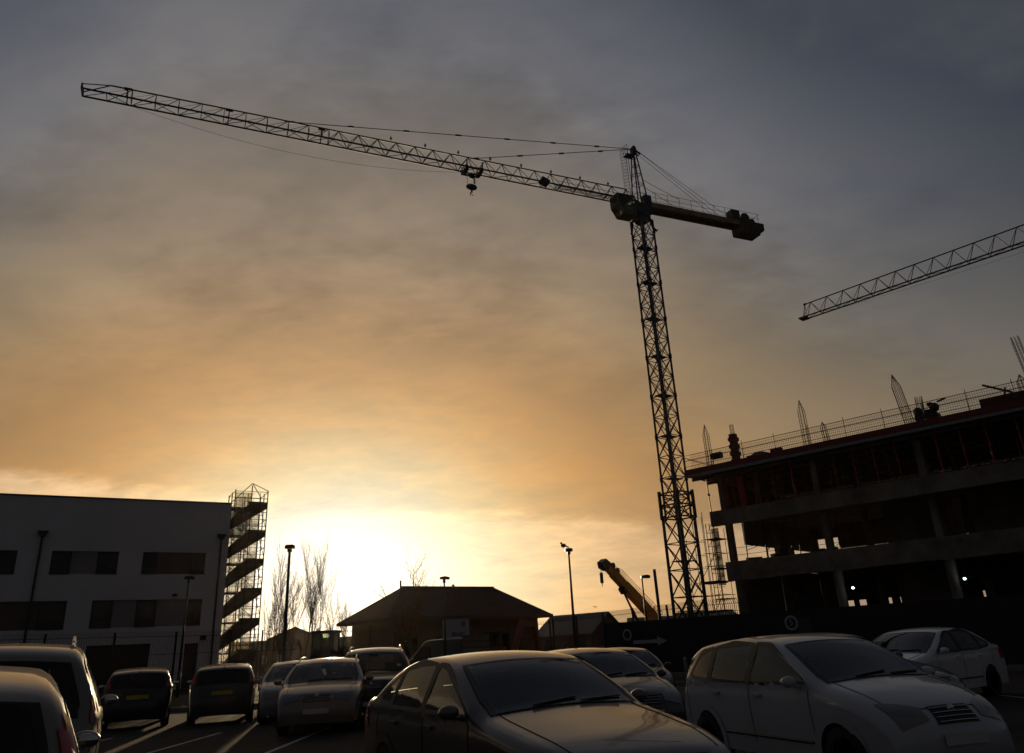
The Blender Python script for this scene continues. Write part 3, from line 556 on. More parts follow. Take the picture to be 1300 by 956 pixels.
MB().b2(S0 - .05, S_END + .06, -.06, .35, HT, HT + .09).b2(S_END - .3, S_END + .06, .352, 14, HT, HT + .09).b2(S0, S_END - .31, .36, 13.9, 11.7, 11.8).build('roof_coping', 'dgrey', ob)
for a, b_, z, k_ in wins:
    if k_ in 'w':
        f = MB(); t_ = .06
        for (x0, x1, z0, z1) in ((a, b_, z[0], z[0] + t_), (a, b_, z[1] - t_, z[1]), (a, a + t_, z[0] + t_, z[1] - t_), (b_ - t_, b_, z[0] + t_, z[1] - t_)): f.b2(x0 + .002, x1 - .002, .14, .21, z0 + .002, z1 - .002)
        f.b2(a + .002, b_ - .002, .15, .2, z[0] + .42, z[0] + .47); f.b2(a, b_, -.04, .14, z[0] - .02, z[0] + .03)
        w_ = f.build('window', 'dgrey', ob); MB().b2(a + t_, b_ - t_, .17, .18, z[0] + t_, z[1] - t_).build('pane', 'glassd', w_)
    elif k_ in 'pb': 
        MB().b2(a + .003, b_ - .003, .08, .2, z[0] + .003, z[1] - .003).build('infill_panel', 'grey' if k_ == 'p' else 'brown', ob)
    elif k_ == 'g':
        g = MB(); 
        for i in range(12): g.b2(a, b_, .16 + .02 * (i % 2), .22, .02 + i * .235, .02 + i * .235 + .233)
        g.build('shutter_door', 'black', ob)
    else:
        d_ = MB().b2(a + .01, b_ - .01, .14, .2, .02, z[1] - .02).build('door', 'dgrey', ob); MB().bar((a + .12, .1, 1.0), (a + .12, .1, 1.25), .02, 6).build('handle', 'galv', d_)
PIPES = ((2.32, 9.55), (11.62, 9.6))
for s_, zt_ in PIPES:
    q_ = MB().bar((s_ * K, -.12, .05), (s_ * K, -.12, zt_), .07, 10).bar((s_ * K, -.12, .3), (s_ * K, -.35, .05), .07, 8)
    for z_ in np.arange(1, zt_, 1.8): q_.box((s_ * K, -.07, z_), (.2, .14, .05))
    q_.prism([(s_ * K - .3, -.32, zt_ + .25), (s_ * K + .3, -.32, zt_ + .25), (s_ * K + .12, -.32, zt_ - .12), (s_ * K - .12, -.32, zt_ - .12)], (0, .3, 0)); q_.build('downpipe', 'dgrey', ob)
MB().box((11.1 * K, -.12, 1.5 + 1.35 * K), (.35, .22, .3)).build('alarm_box', 'black', ob)
MB().box((9.35 * K, -.1, 1.5 + 3.7 * K), (.28, .18, .14)).build('wall_light', 'black', ob)

# scaffold stair tower on the gable
st = thing('stair_scaffold', 'tall scaffold stair tower with zigzag flights at the end of the white block', 'scaffold', (-20.72, 55.44, 0), atan2(.505, .863))
fm = MB(); xa, xb, ya, yb = .25, 2.55, .15, 2.6
for x in (xa, 1.4, xb):
    for y in (ya, 1.4, yb): fm.bar((x, y, 0), (x, y, 13.1 + (0.35 if x == 1.4 and y == ya else 0)), .042, 5)
for z in np.arange(1, 13.6, 1.0):
    for y in (ya, yb): fm.bar((xa, y, z), (xb, y, z), .024, 4); fm.bar((xa, y, z - .45), (xb, y, z - .45), .015, 4)
    for x in (xa, xb): fm.bar((x, ya, z), (x, yb, z), .024, 4)
for x in np.arange(xa + .35, xb, .38): fm.bar((x, yb, .3), (x, yb, 12.8), .012, 3)
fm.bar((xa, ya, 12.4), (1.4, ya, 13.6), .03, 4); fm.bar((1.4, ya, 13.6), (xb, ya, 13.1), .03, 4); fm.bar((xa, yb, 12.4), (1.4, ya, 13.6), .03, 4); fm.bar((1.4, ya, 13.6), (xb, yb, 13.1), .03, 4)
for z in (.4, 2.4, 4.4, 6.4, 8.4, 10.4): fm.bar((xa, ya, z), (xb, ya, z + 1.9), .026, 4); fm.bar((xb, yb, z), (xa, yb, z + 1.9), .026, 4); fm.bar((xb, ya, z), (xb, yb, z + 1.9), .024, 4)
for x in (.8, 2.0): fm.bar((x, ya, 0), (x, ya, 12.9), .03, 4); fm.bar((x, yb, 0), (x, yb, 12.9), .026, 4)
for z in np.arange(1.5, 13.4, 1.0): fm.bar((xa, ya, z), (xb, ya, z), .02, 4); fm.bar((xa, 1.4, z), (xb, 1.4, z), .02, 4)
fm.build('tube_frame', 'steel', st)
for i in range(6):
    zl = 2.0 + i * 2.0
    pl = MB().b2(1.25, xb + .03, ya, yb, zl, zl + .09).b2(xa, 1.25, 1.45, yb, zl - .02, zl + .07).b2(1.2, xb, ya - .02, ya, zl + .09, zl + .26)
    pl.build('landing', 'ply', st)
    fl = MB()
    for y0, y1 in ((ya + .03, 1.35),):
        fl.prism([(xa - .1, y0, zl - 1.75), (xa - .1, y0, zl - .95), (.95, y0, zl - .12), (1.5, y0, zl + .08), (xb, y0, zl + .08), (xb, y0, zl - .2)], (0, y1 - y0, 0))
    fl.bar((xa, ya, zl - .55), (1.6, ya, zl + .9), .02, 4)
    fl.build('stair_flight', 'ply', st)
MB().b2(xa, xb, yb + .03, yb + .035, .5, 12.3).b2(xa, 1.4, ya - .04, ya - .03, 11.4, 12.9).build('debris_netting', 'net', st)
MB().add([(xa, yb - .3, 10.2), (1.5, yb - .3, 10.2), (2.2, yb - .3, 12.1), (xa, yb - .3, 12.2)], [(0, 1, 2, 3)]).build('blue_sheeting', 'netd', st)

# ------------------------------------------------------------------ brick hall
hd = 51.57
hd_u = (sin(R_(hd)), cos(R_(hd))); 
hall = thing('brick_hall', 'low wide brick hall under a dark hipped tiled roof in front of the sun', 'hall', (-9.28, 55.15, 0), atan2(hd_u[1], hd_u[0]))
# local x along the front eave (0..20.1), local y away
W_, D_ = 14.54, 8.0
roof = MB(); HR, HE = 6.07, 3.76
ridge0, ridge1 = (3.3, 4, HR), (11.84, 4, HR)
kink = (2.55, 4, HR - .62)
roof.add([(0, 0, HE), (W_, 0, HE), (W_, D_, HE), (0, D_, HE), ridge0, ridge1, (2, 1.5, 5.0), (2, 5.4, 5.0), kink, (0, 0, HE - .2), (W_, 0, HE - .2), (W_, D_, HE - .2), (0, D_, HE - .2)],
    [(0, 1, 5, 4), (4, 8, 0), (1, 2, 5), (2, 3, 4, 5), (3, 8, 4), (0, 8, 3), (0, 9, 10, 1), (1, 10, 11, 2), (2, 11, 12, 3), (3, 12, 9, 0), (9, 12, 11, 10)])
ro = roof.build('roof', 'tile', hall)
rg = MB()
for i in range(22): p = Vector(ridge0).lerp(Vector(ridge1), i / 22); q = Vector(ridge0).lerp(Vector(ridge1), (i + .93) / 22); rg.bar(p, q, .09, 6)
rg.build('ridge_tile', 'tile', ro); MB().bar((3.2, 4, 5.9), (3.2, 4, 6.55), .07, 6).box((7.9, 4, 6.2), (.15, .15, .18)).build('flue', 'black', ro)
wl = MB().b2(.9, W_ - .9, .8, D_ - .8, 0, 3.55); wl.build('wall', 'brick', hall)
MB().b2(-.02, W_, -.04, 0, HE - .24, HE + .02).build('fascia_board', 'fascia', hall)
for x in (2.2, 4.8, 9.4, 11.9):
    f = MB().b2(x - .6, x + .6, .77, .798, 1.2, 2.5).build('window', 'fascia', hall); MB().b2(x - .52, x + .52, .755, .768, 1.28, 2.42).build('pane', 'glassd', f)
MB().b2(6.6, 7.5, .76, .798, 0, 2.2).build('door', 'fascia', hall)
wlmp = MB().box((.95, .77, 2.75), (.16, .16, .2))
wlmp.build('wall_lamp', 'black', hall)
# ------------------------------------------------------------------ low houses in the distance
def gable_house(name, label, cat, x, y, rz, w_, d_, he, hr, wallm, roofm, chim=False, group='low houses in the distance'):
    t = thing(name, label, cat, (x, y, -.1), rz, group)
    MB().b2(-w_ / 2, w_ / 2, -d_ / 2, d_ / 2, 0, he).add([(-w_ / 2, -d_ / 2 + .001, he), (-w_ / 2, d_ / 2 - .001, he), (-w_ / 2, 0, hr - .1), (w_ / 2, -d_ / 2 + .001, he), (w_ / 2, d_ / 2 - .001, he), (w_ / 2, 0, hr - .1)], [(0, 1, 2), (3, 5, 4)]).build('wall', wallm, t)
    r = MB(); o = .35
    for s in (-1, 1):
        k_ = (hr - he) / (d_ / 2)
        r.add([(-w_ / 2 - o, 0, hr), (w_ / 2 + o, 0, hr), (w_ / 2 + o, s * (d_ / 2 + o), he - o * k_), (-w_ / 2 - o, s * (d_ / 2 + o), he - o * k_)] + [(-w_ / 2 - o, 0, hr - .18), (w_ / 2 + o, 0, hr - .18), (w_ / 2 + o, s * (d_ / 2 + o), he - o * k_ - .15), (-w_ / 2 - o, s * (d_ / 2 + o), he - o * k_ - .15)],
              [(0, 1, 2, 3), (4, 7, 6, 5), (3, 2, 6, 7), (1, 5, 6, 2), (0, 3, 7, 4)])
    rr = r.build('roof', roofm, t)
    if chim: MB().box((w_ * .3, 0, hr + .3), (.7, .6, 1.2)).build('chimney', 'brick', rr)
    for x_ in (-w_ * .3, w_ * .05, w_ * .33):
        MB().b2(x_ - .5, x_ + .5, -d_ / 2 - .03, -d_ / 2 - .002, 1.0, 2.2).build('window', 'glassd', t)
    return t
def at(az, d): return polar(az, d)
gable_house('house', 'distant brown house with its gable end turned this way behind the saplings', 'house', *at(-15.75, 150), R_(90 + 15), 12, 8.2, 4.9, 6.6, 'brick', 'tile')
gable_house('house', 'distant long dark roof at the foot of the scaffold stair', 'house', *at(-17.6, 130), R_(8), 9, 8, 3.0, 4.3, 'brick', 'tile')
gable_house('house', 'distant low roof to the right of the yellow windowed cab', 'house', *at(-12.6, 160), R_(-10), 13, 8, 3.4, 5.0, 'brick', 'tile', True)
gable_house('shed', 'distant pale roofed shed behind the mesh fence left of the yellow boom', 'shed', *at(3.7, 108), R_(-42), 9.0, 7, 3.0, 5.3, 'brick', 'shed')
gable_house('house', 'distant brown gabled house beneath the yellow boom', 'house', *at(6.7, 118), R_(14), 10, 8, 3.0, 4.1, 'brick', 'tile')
gable_house('house', 'distant grey roofed house behind the tower crane mast', 'house', *at(9.6, 112), R_(-8), 9.5, 8, 3.1, 4.55, 'brick', 'dgrey')
gable_house('house', 'distant grey roofed house between crane mast and concrete frame', 'house', *at(12.3, 125), R_(20), 9, 8, 3.4, 5.2, 'brick', 'dgrey')

# ------------------------------------------------------------------ fences and hoarding
def fence(label, p0, p1, h, step, pitch, wr, mesh='steel', name='mesh_fence', group=None):
    d = Vector((p1[0] - p0[0], p1[1] - p0[1], 0)); Lh = d.length
    t = thing(name, label, 'fence', (p0[0], p0[1], 0), atan2(d.y, d.x), group)
    m = MB()
    for x in np.arange(0, Lh, pitch): m.bar((x, .02, .1), (x, .02, h * .93), wr, 3); m.bar((x, .02, h * .93), (x + .0, -.14, h + .02), wr, 3)
    for z in (.15, h * .36, h * .66, h * .93): m.bar((0, 0, z), (Lh, 0, z), .016 if z > .2 else .02, 4)
    m.build('wire_panel', mesh, t)
    for i in range(int(Lh / step) + 1): MB().box((i * step, 0, h / 2), (.08, .08, h)).build('post', mesh, t)
    return t
fence('tall dark mesh fence running in front of the white office block', (-26.5, 28.5), (-14.3, 44.0), 3.0, 3.0, .11, .009)
fence('dark mesh fence behind the parked cars and saplings in the sun glow', (-14.2, 44.1), (1.64, 53.0), 3.0, 3.0, .12, .009)
fence('dark mesh fence rising above the black hoarding beside the crane', (1.7, 52.9), (8.3, 37.95), 3.1, 3.3, .10, .013)
fence('dark mesh fence seen against the light at the crane foot', (8.3, 37.95), (12.5, 34.05), 3.1, 3.2, .10, .013)
hb = thing('site_hoarding', 'black solid hoarding with round sign and white arrow in front of the building site', 'hoarding', (3.9, 41.85, 0), atan2(-.682, .731))
hm = MB()
for i in range(25): hm.b2(i * 1.22, i * 1.22 + 1.215, -.02 - .012 * (i % 2), .03, .02, 2.4)
hm.build('board', 'board', hb)
hp = MB(); hp.b2(0, 30.5, .03, .1, 2.25, 2.4); hp.b2(0, 30.5, .03, .1, .4, .55)
hp.build('rail', 'ply', hb)
def text(body, size, loc, rot, m, parent, name='lettering', extr=.004):
    cu = bpy.data.curves.new(name, 'FONT'); cu.body = body; cu.size = size; cu.extrude = extr; cu.align_x = 'CENTER'; cu.align_y = 'CENTER'
    tmp = bpy.data.objects.new(name, cu); COL.objects.link(tmp); dg = bpy.context.evaluated_depsgraph_get(); me = bpy.data.meshes.new_from_object(tmp.evaluated_get(dg))
    bpy.data.objects.remove(tmp); me.materials.clear(); me.materials.append(M[m]); o = bpy.data.objects.new(name, me); COL.objects.link(o); o.location = loc; o.rotation_euler = rot; o.parent = parent; return o
# speed and arrow signs (signs are screwed on the hoarding, so parts of it)
def hx_at(az):  # local distance along the hoarding for a bearing
    tz = tan(R_(az)); return (tz * 41.85 - 3.9) / (.731 + .682 * tz)
sx = hx_at(17.79); s1 = MB().lathe([(.30, -.045), (.30, -.055)], (sx, 0, 1.9), 'Y', 28).build('speed_sign', 'signw', hb); MB().lathe([(.21, -.056), (.21, -.060)], (sx, 0, 1.9), 'Y', 24).build('sign_face', 'signk', s1)
text('5', .34, (sx, -.062, 1.9), (pi / 2, 0, 0), 'signw', s1)
sx = hx_at(6.94); s2 = MB().lathe([(.27, -.045), (.27, -.055)], (sx, 0, 1.8), 'Y', 28).build('speed_sign', 'signw', hb); MB().lathe([(.19, -.056), (.19, -.060)], (sx, 0, 1.8), 'Y', 24).build('sign_face', 'signk', s2)
ax0 = hx_at(7.3); ax1 = hx_at(9.6)
MB().prism([(ax0, -.04, 1.37), (ax1 - .55, -.04, 1.37), (ax1 - .55, -.04, 1.25), (ax1, -.04, 1.45), (ax1 - .55, -.04, 1.65), (ax1 - .55, -.04, 1.53), (ax0, -.04, 1.53)], (0, -.008, 0)).build('arrow_sign', 'signw', hb)
sx = hx_at(18.6); MB().b2(sx - .3, sx + .3, -.045, -.035, 1.4, 2.1).build('notice_board', 'dgrey', hb)
# low kerb wall and bollard beneath
MB().b2(0, 30, -1.2, -.9, 0, .14)
bo = MB().lathe([(.07, 0), (.07, .8), (.03, .86)], (0, 0, 0), 'Z', 12).build('bollard', 'galv'); bo.location = (*polar(10.6, 32), 0); tag(bo, 'short pale bollard at the foot of the black hoarding', 'bollard')
struct(MB().box((12, 31.6, .02), (40, .35, .24), -.75).build('site_kerb', 'kerb'))

# ------------------------------------------------------------------ site sign, pallets, excavators behind
sg = thing('site_sign', 'white rectangular sign board with blue shapes on two posts before the hall', 'sign', (*polar(-4.9, 47), 0), R_(6))
MB().b2(-.75, .75, -.02, .02, 2.05, 3.15).build('board', 'signw', sg); MB().bar((-.6, .05, 0), (-.6, .05, 2.95), .05, 6).bar((.6, .05, 0), (.6, .05, 2.95), .05, 6).build('post', 'galv', sg)
MB().ell((.42, -.024, 2.88), (.12, .003, .16), 12).prism([(-.3, -.022, 2.25), (.3, -.022, 2.2), (.45, -.022, 2.45), (.1, -.022, 2.4), (-.2, -.022, 2.5)], (0, -.004, 0)).build('blue_mark', 'signb', sg)
pa = thing('block_pallet', 'stacked pallets of pale blocks right of the white sign', 'pallet stack', (*polar(-3.55, 44), 0), R_(2))
pb = MB()
for i in range(5): pb.b2(-.7, .7, -.5, .5, .75 + i * .3, .75 + i * .3 + .2)
pb.build('block_layer', 'conc', pa); pw = MB()
for i in range(6): pw.b2(-.72, .72, -.52, .52, .64 + i * .3, .64 + i * .3 + .07) if i else pw.b2(-.72, .72, -.52, .52, 0, .74)
pw.build('pallet', 'ply', pa)

def excavator(label, loc, rz, body, arm=True):
    t = thing('excavator', label, 'excavator', loc, rz)
    tr = MB()
    for s in (-.75, .75): tr.box((0, s, .38), (2.4, .42, .5)); tr.lathe([(.33, -.22), (.33, .22)], (1.2, s, .38), 'Y', 14); tr.lathe([(.33, -.22), (.33, .22)], (-1.2, s, .38), 'Y', 14)
    tr.build('track', 'rubber', t)
    MB().box((-.3, 0, 1.15), (2.2, 1.7, .7)).box((-1.1, 0, 1.35), (.7, 1.7, 1.0)).build('body', body, t)
    c = MB()
    for x in (-.25, .85):
        for y in (-.1, .8): c.bar((x, y, 1.4), (x - (.1 if x > 0 else 0), y, 2.6), .05, 4)
    c.b2(-.35, .85, -.18, .88, 2.56, 2.68); c.b2(-.3, .9, -.14, .84, 1.35, 1.6)
    co = c.build('cab', 'black', t); MB().b2(-.25, .84, -.1, -.09, 1.6, 2.56).b2(-.25, .84, .79, .8, 1.6, 2.56).b2(.83, .84, -.08, .78, 1.6, 2.56).build('cab_window', 'cabglass', co)
    if arm:
        MB().prism([(.6, -.5, 1.2), (.9, -.5, 1.1), (2.2, -.5, 3.0), (3.6, -.5, 2.9), (3.6, -.5, 3.15), (2.0, -.5, 3.35)], (0, .28, 0)).build('boom', body, t)
        MB().prism([(3.3, -.5, 3.3), (3.7, -.5, 3.2), (4.3, -.5, 1.2), (4.05, -.5, 1.1)], (0, .24, 0)).build('dipper_arm', body, t)
        MB().prism([(4.0, -.7, 1.2), (4.4, -.7, 1.1), (4.5, -.7, .6), (4.0, -.7, .3), (3.7, -.7, .7)], (0, .7, 0)).build('bucket', 'steel', t)
    return t
excavator('small dark machine cab with glowing windows among the sunlit saplings', (*polar(-14.0, 41.5), 0), R_(-100), 'dgrey', False)
excavator('excavator with an orange red raised arm in front of the hall wall', (*polar(-1.9, 47.5), -.3), R_(62), 'orange')

def van_profile(): pass
# mobile crane
mcx, mcy = polar(8.6, 64.5)
TIP = Vector((*polar(5.75, 60), 6.95)); 
mo = thing('mobile_crane', 'yellow mobile crane with its telescopic boom raised over the hoarding', 'mobile crane', (mcx, mcy, 0), atan2(TIP.y - mcy, TIP.x - mcx))
dl = hypot(TIP.x - mcx, TIP.y - mcy)
# local x towards the tip
ch = MB().box((.8, 0, 1.0), (9.5, 2.4, .5)).box((.8, 0, .7), (9.3, 1.2, .3)); ch.build('chassis', 'yellow', mo)
for x in (-3, -1.6, 2.6, 4.2):
    for s in (-1, 1): wq = MB().lathe([(.3, -.17), (.52, -.16), (.56, 0), (.52, .16), (.3, .17)], (x, s * 1.1, .56), 'Y', 20).build('wheel', 'rubber', mo); MB().lathe([(.28, -.18), (.2, -.1), (.2, .1), (.28, .18)], (x, s * 1.1, .56), 'Y', 16).build('hub', 'galv', wq)
MB().box((5.1, .6, 1.75), (1.2, 1.1, 1.1)).build('driver_cab', 'yellow', mo); MB().box((-1.2, 0, 1.65), (3.0, 2.3, .8)).box((-2.6, 0, 2.0), (1.0, 2.4, 1.2)).build('superstructure', 'yellow', mo)
piv = Vector((-1.4, 0, 2.55)); tp = Vector((dl, 0, TIP.z)); dv = (tp - piv); Lb = dv.length; dv.normalize(); nv = Vector((-dv.z, 0, dv.x))
def boom(f0, f1, hh, ww, name='boom_section'):
    p, q = piv + dv * Lb * f0, piv + dv * Lb * f1
    MB().prism([p + nv * hh / 2 + Vector((0, -ww / 2, 0)), q + nv * hh / 2 + Vector((0, -ww / 2, 0)), q - nv * hh / 2 + Vector((0, -ww / 2, 0)), p - nv * hh / 2 + Vector((0, -ww / 2, 0))], (0, ww, 0)).build(name, 'yellow', mo)
boom(-.05, .66, .68, .56); boom(.62, .86, .58, .47); boom(.82, 1.0, .49, .4)
hd_ = MB(); c0 = piv + dv * Lb; hd_.prism([c0 + nv * .36 + Vector((0, -.25, 0)) - dv * .45, c0 + nv * .3 + Vector((0, -.25, 0)) + dv * .2, c0 - nv * .2 + Vector((0, -.25, 0)) + dv * .5, c0 - nv * .5 + Vector((0, -.25, 0)) + dv * .2, c0 - nv * .33 + Vector((0, -.25, 0)) - dv * .4], (0, .5, 0))
hd_.lathe([(.22, -.2), (.22, .2)], tuple(c0 + nv * .42 - dv * .85), 'Y', 14).lathe([(.2, -.2), (.2, .2)], tuple(c0 + nv * .44 - dv * 1.5), 'Y', 14); hd_.build('boom_head', 'dgrey', mo)
pk = MB()                                                  # stowed lattice fly jib and rope runs on top
for s in (-.2, .2):
    pk.bar(piv + dv * .4 + nv * .62 + Vector((0, s, 0)), c0 + nv * .5 - dv * .9 + Vector((0, s, 0)), .022, 4)
    pk.bar(piv + dv * .4 + nv * .85 + Vector((0, s, 0)), c0 + nv * .7 - dv * 1.6 + Vector((0, s, 0)), .022, 4)
n = 16
for i in range(n):
    p = piv + dv * (.4 + (Lb - 2.0) * i / n); q = piv + dv * (.4 + (Lb - 2.0) * (i + 1) / n)
    pk.bar(p + nv * .6 + Vector((0, -.2, 0)), q + nv * .8 + Vector((0, -.2, 0)), .014, 3); pk.bar(p + nv * .6 + Vector((0, .2, 0)), p + nv * .8 + Vector((0, .2, 0)), .014, 3)
pk.build('fly_jib', 'yellow', mo)
rm = MB(); r0 = Vector((1.0, 0, 1.7)); r1 = piv + dv * Lb * .66 - nv * .42; rm.bar(r0, r0.lerp(r1, .62), .13, 8); rm.bar(r0.lerp(r1, .6), r1, .085, 8); rm.box(tuple(r1), (.5, .5, .3), 0, -.8); rm.build('hydraulic_ram', 'dgrey', mo)
hk0 = c0 + dv * .35 - nv * .3
MB().bar(hk0, hk0 - Vector((0, 0, .55)), .02, 4).box(tuple(hk0 - Vector((0, 0, .95))), (.2, .16, .75)).bar(hk0 - Vector((0, 0, 1.3)), hk0 - Vector((0, 0, 1.55)), .03, 5).build('hook', 'dgrey', mo)
# free standing steel pile
pi_ = MB().lathe([(.085, 0), (.085, 5.0), (.075, 5.02)], (0, 0, 0), 'Z', 16).build('steel_pile', 'dgrey', None, True); pi_.location = (*polar(9.28, 43.6), 0); pi_.rotation_euler = (0, R_(-.6), 0); tag(pi_, 'thick plain upright steel pipe between the lamp post and crane mast', 'pipe')

# ------------------------------------------------------------------ lamp posts
def lamp_post(label, az, d, h, kind, face=0., r=.065):
    x, y = polar(az, d); t = thing('lamp_post', label, 'lamp post', (x, y, 0), face, 'car park lamp posts')
    MB().bar((0, 0, 0), (0, 0, 1.2), r * 1.5, 10, r * 1.5).bar((0, 0, 1.2), (0, 0, h - .1), r, 10, r * .62).build('pole', 'dgrey', t, True)
    hm = MB()
    if kind == 'flat': hm.b2(-.19, .19, -.13, .13, h - .08, h + .05); hm.b2(-.15, .15, -.1, .1, h + .05, h + .08); hm.b2(-.08, .08, -.08, .08, h - .22, h - .1)
    elif kind == 'side': hm.prism([(-.06, -.13, h - .08), (.44, -.13, h - .1), (.47, -.13, h + .03), (.3, -.13, h + .09), (.08, -.13, h + .07), (-.06, -.13, h + .03)], (0, .26, 0))
    else: hm.prism([(-.24, -.12, h - .05), (.26, -.12, h - .09), (.29, -.12, h + .04), (.08, -.12, h + .09), (-.2, -.12, h + .06)], (0, .24, 0)); hm.b2(-.06, .06, -.06, .06, h - .25, h - .05)
    ho = hm.build('lamp_head', 'black', t)
    return t
lamp_post('shorter lamp post in front of the white block between lower windows', -22.74, 45.0, 5.65, 'side2', .3)
lamp_post('tall lamp post standing in the bright sun glow among saplings', -16.41, 35.6, 6, 'flat', 0, .085)
lamp_post('lamp post in front of the dark hall roof by the white sign', -5.67, 44.0, 5.18, 'side2', -.2)
lp = lamp_post('tall lamp post with a bird perched on its head right of the hall', 3.3, 40.8, 6, 'flat', .1, .075)
lamp_post('small lamp post crossing the yellow crane boom', 8.30, 46.0, 4.86, 'side', .05)
# birds
def bird(label, loc, rz, flying, sc_=1.):
    t = thing('bird', label, 'bird', loc, rz); m = MB()
    if flying:
        m.ell((0, 0, 0), (.2, .06, .06), 10); m.ell((.2, 0, .02), (.06, .045, .045), 8); m.add([(-.05, .04, .02), (.1, .04, .03), (.02, .34, .16), (-.08, .5, .08), (-.1, .3, .1), (-.05, .04, 0), (.1, .04, .01), (.02, .34, .14), (-.08, .5, .07), (-.1, .3, .09)], [(0, 1, 2, 3, 4), (5, 9, 8, 7, 6)]); m.add([(-.05, -.04, .02), (.1, -.04, .03), (.02, -.34, .16), (-.08, -.5, .08), (-.1, -.3, .1)], [(0, 4, 3, 2, 1)]); m.add([(-.18, 0, 0), (-.36, .07, 0), (-.36, -.07, 0)], [(0, 1, 2)])
    else:
        m.ell((0, 0, .14), (.14, .08, .10), 12); m.ell((.1, 0, .26), (.055, .05, .06), 10); m.bar((.14, 0, .26), (.2, 0, .25), .014, 5, .004); m.prism([(-.1, -.03, .16), (-.3, -.03, .04), (-.28, -.03, .0), (-.08, -.03, .08)], (0, .06, 0)); m.bar((.02, .03, .06), (.02, .03, 0), .008, 4); m.bar((.02, -.03, .06), (.02, -.03, 0), .008, 4)
    m.build('body', 'feather', t, True); t.scale = (sc_,) * 3; return t
bx, by = polar(3.3, 40.8); bird('small dark bird perched on the lamp post head', (bx - .25, by, 6.09), R_(160), False)
bd = np.array(polar(12.4, 60)); bird('small dark bird flying just right of the crane mast top', (bd[0], bd[1], 34.3), R_(-30), True)
bd = np.array(polar(4.9, 60)); bird('small dark bird flying low over the pale shed roof', (bd[0], bd[1], 3.95), R_(50), True, .5)

# ------------------------------------------------------------------ bare trees
def bare_tree(label, az, d, h, spread, seed, r0=.05, depth=4, narrow=True, leafy=False, group='bare saplings in the sun glow'):
    rnd = random.Random(seed); x, y = polar(az, d)
    t = thing('bare_tree', label, 'tree', (x, y, -.1), rnd.random() * 6, group); tk = MB(); cr = MB(); lf = MB()
    def grow(p, dr, ln, r, dep, mb):
        n = 4; q = p.copy(); pts = []
        for i in range(n):
            g_ = .035 if dep == depth else .09; dr2 = (dr + Vector((rnd.gauss(0, g_), rnd.gauss(0, g_), .12))).normalized(); q2 = q + dr2 * ln / n; rr = r * (1 - i / n * .5); mb.bar(q, q2, rr, 5 if dep > 2 else 3, r * (1 - (i + 1) / n * .5))
            q = q2; dr = dr2; pts.append((q.copy(), dr.copy()))
            if dep > 0 and (dep < depth or i > 0):
                for k_ in range(3 if dep == depth and narrow and rnd.random() < .5 else 2 if rnd.random() < .93 else 1):
                    a = rnd.random() * 2 * pi; sp = rnd.uniform(.35, .75) * (1 if narrow else 1.5) * spread
                    u = Vector((cos(a), sin(a), 0)); nd_ = (dr + u * sp).normalized()
                    grow(q, nd_, ln * rnd.uniform(.42, .68), r * .5, dep - 1, cr)
            if leafy and dep == 0 and rnd.random() < .5: lf.box(tuple(q), (.07, .05, .012), rnd.random() * 6, rnd.random() * 3)
    grow(Vector((0, 0, 0)), Vector((0, 0, 1)), h * .78, r0, depth, tk)
    tk.build('trunk', 'bark', t); cr.build('crown', 'twig', t)
    if leafy: lf.build('leaves', 'orangeleaf', t)
tr = [(-17.75, 44, 3.6, 'bushy bare sapling just right of the scaffold stair'), (-17.2, 46, 5.0, 'slim bare sapling left of the tall lamp post'), (-16.75, 44, 4.0, 'low bare sapling close to the left of the glow lamp post'), (-16.0, 46, 4.3, 'bare sapling just right of the tall lamp post in the glow'),
      (-15.2, 45, 4.9, 'tall thin bare sapling with upright twigs before the distant gable'), (-14.65, 46.5, 5.4, 'tallest bare sapling in the middle of the glow'), (-14.15, 45, 4.9, 'bare sapling above the glowing machine cab'), (-13.2, 47, 3.3, 'small bare sapling between the cab and the hall eave'), (-12.55, 48, 3.0, 'bare sapling beside the left end of the hall')]
for i, (az, d, h, lb) in enumerate(tr): bare_tree(lb, az, d, h, .55, 11 + i, .032 if h < 5 else .038, 3 if h < 3.5 else 3)
bare_tree('bare tree with a few orange sunlit leaves in front of the hall', -8.0, 47.5, 3.4, .8, 40, .06, 3, True, True, 'bare trees by the hall')
bare_tree('bare tree whose twigs show above the hall ridge', -7.7, 68, 6.1, .9, 41, .08, 3, False, False, 'bare trees by the hall')

# ------------------------------------------------------------------ vehicles
def catmull(P, n_per):
    P = [np.array(p, float) for p in P]; P = [2 * P[0] - P[1]] + P + [2 * P[-1] - P[-2]]; out = []; par = []
    for i in range(1, len(P) - 2):
        p0, p1, p2, p3 = P[i - 1:i + 3]; L_ = np.linalg.norm(p2 - p1); n = max(2, int(L_ / n_per + .5))
        t01 = max(np.linalg.norm(p1 - p0), 1e-3) ** .5; t12 = max(L_, 1e-3) ** .5; t23 = max(np.linalg.norm(p3 - p2), 1e-3) ** .5
        m1 = (p2 - p1 + t12 * ((p1 - p0) / t01 - (p2 - p0) / (t01 + t12))); m2 = (p2 - p1 + t12 * ((p3 - p2) / t23 - (p3 - p1) / (t12 + t23)))
        for k in range(n):
            u = k / n; out.append((2 * u**3 - 3 * u**2 + 1) * p1 + (u**3 - 2 * u**2 + u) * m1 + (-2 * u**3 + 3 * u**2) * p2 + (u**3 - u**2) * m2); par.append(i - 1 + u)
    out.append(P[-2]); par.append(len(P) - 3); return np.array(out), np.array(par)
def inpoly(x, z, poly):
    c = False; n = len(poly)
    for i in range(n):
        x0, z0 = poly[i]; x1, z1 = poly[(i + 1) % n]
        if (z0 > z) != (z1 > z) and x < (x1 - x0) * (z - z0) / (z1 - z0) + x0: c = not c
    return c
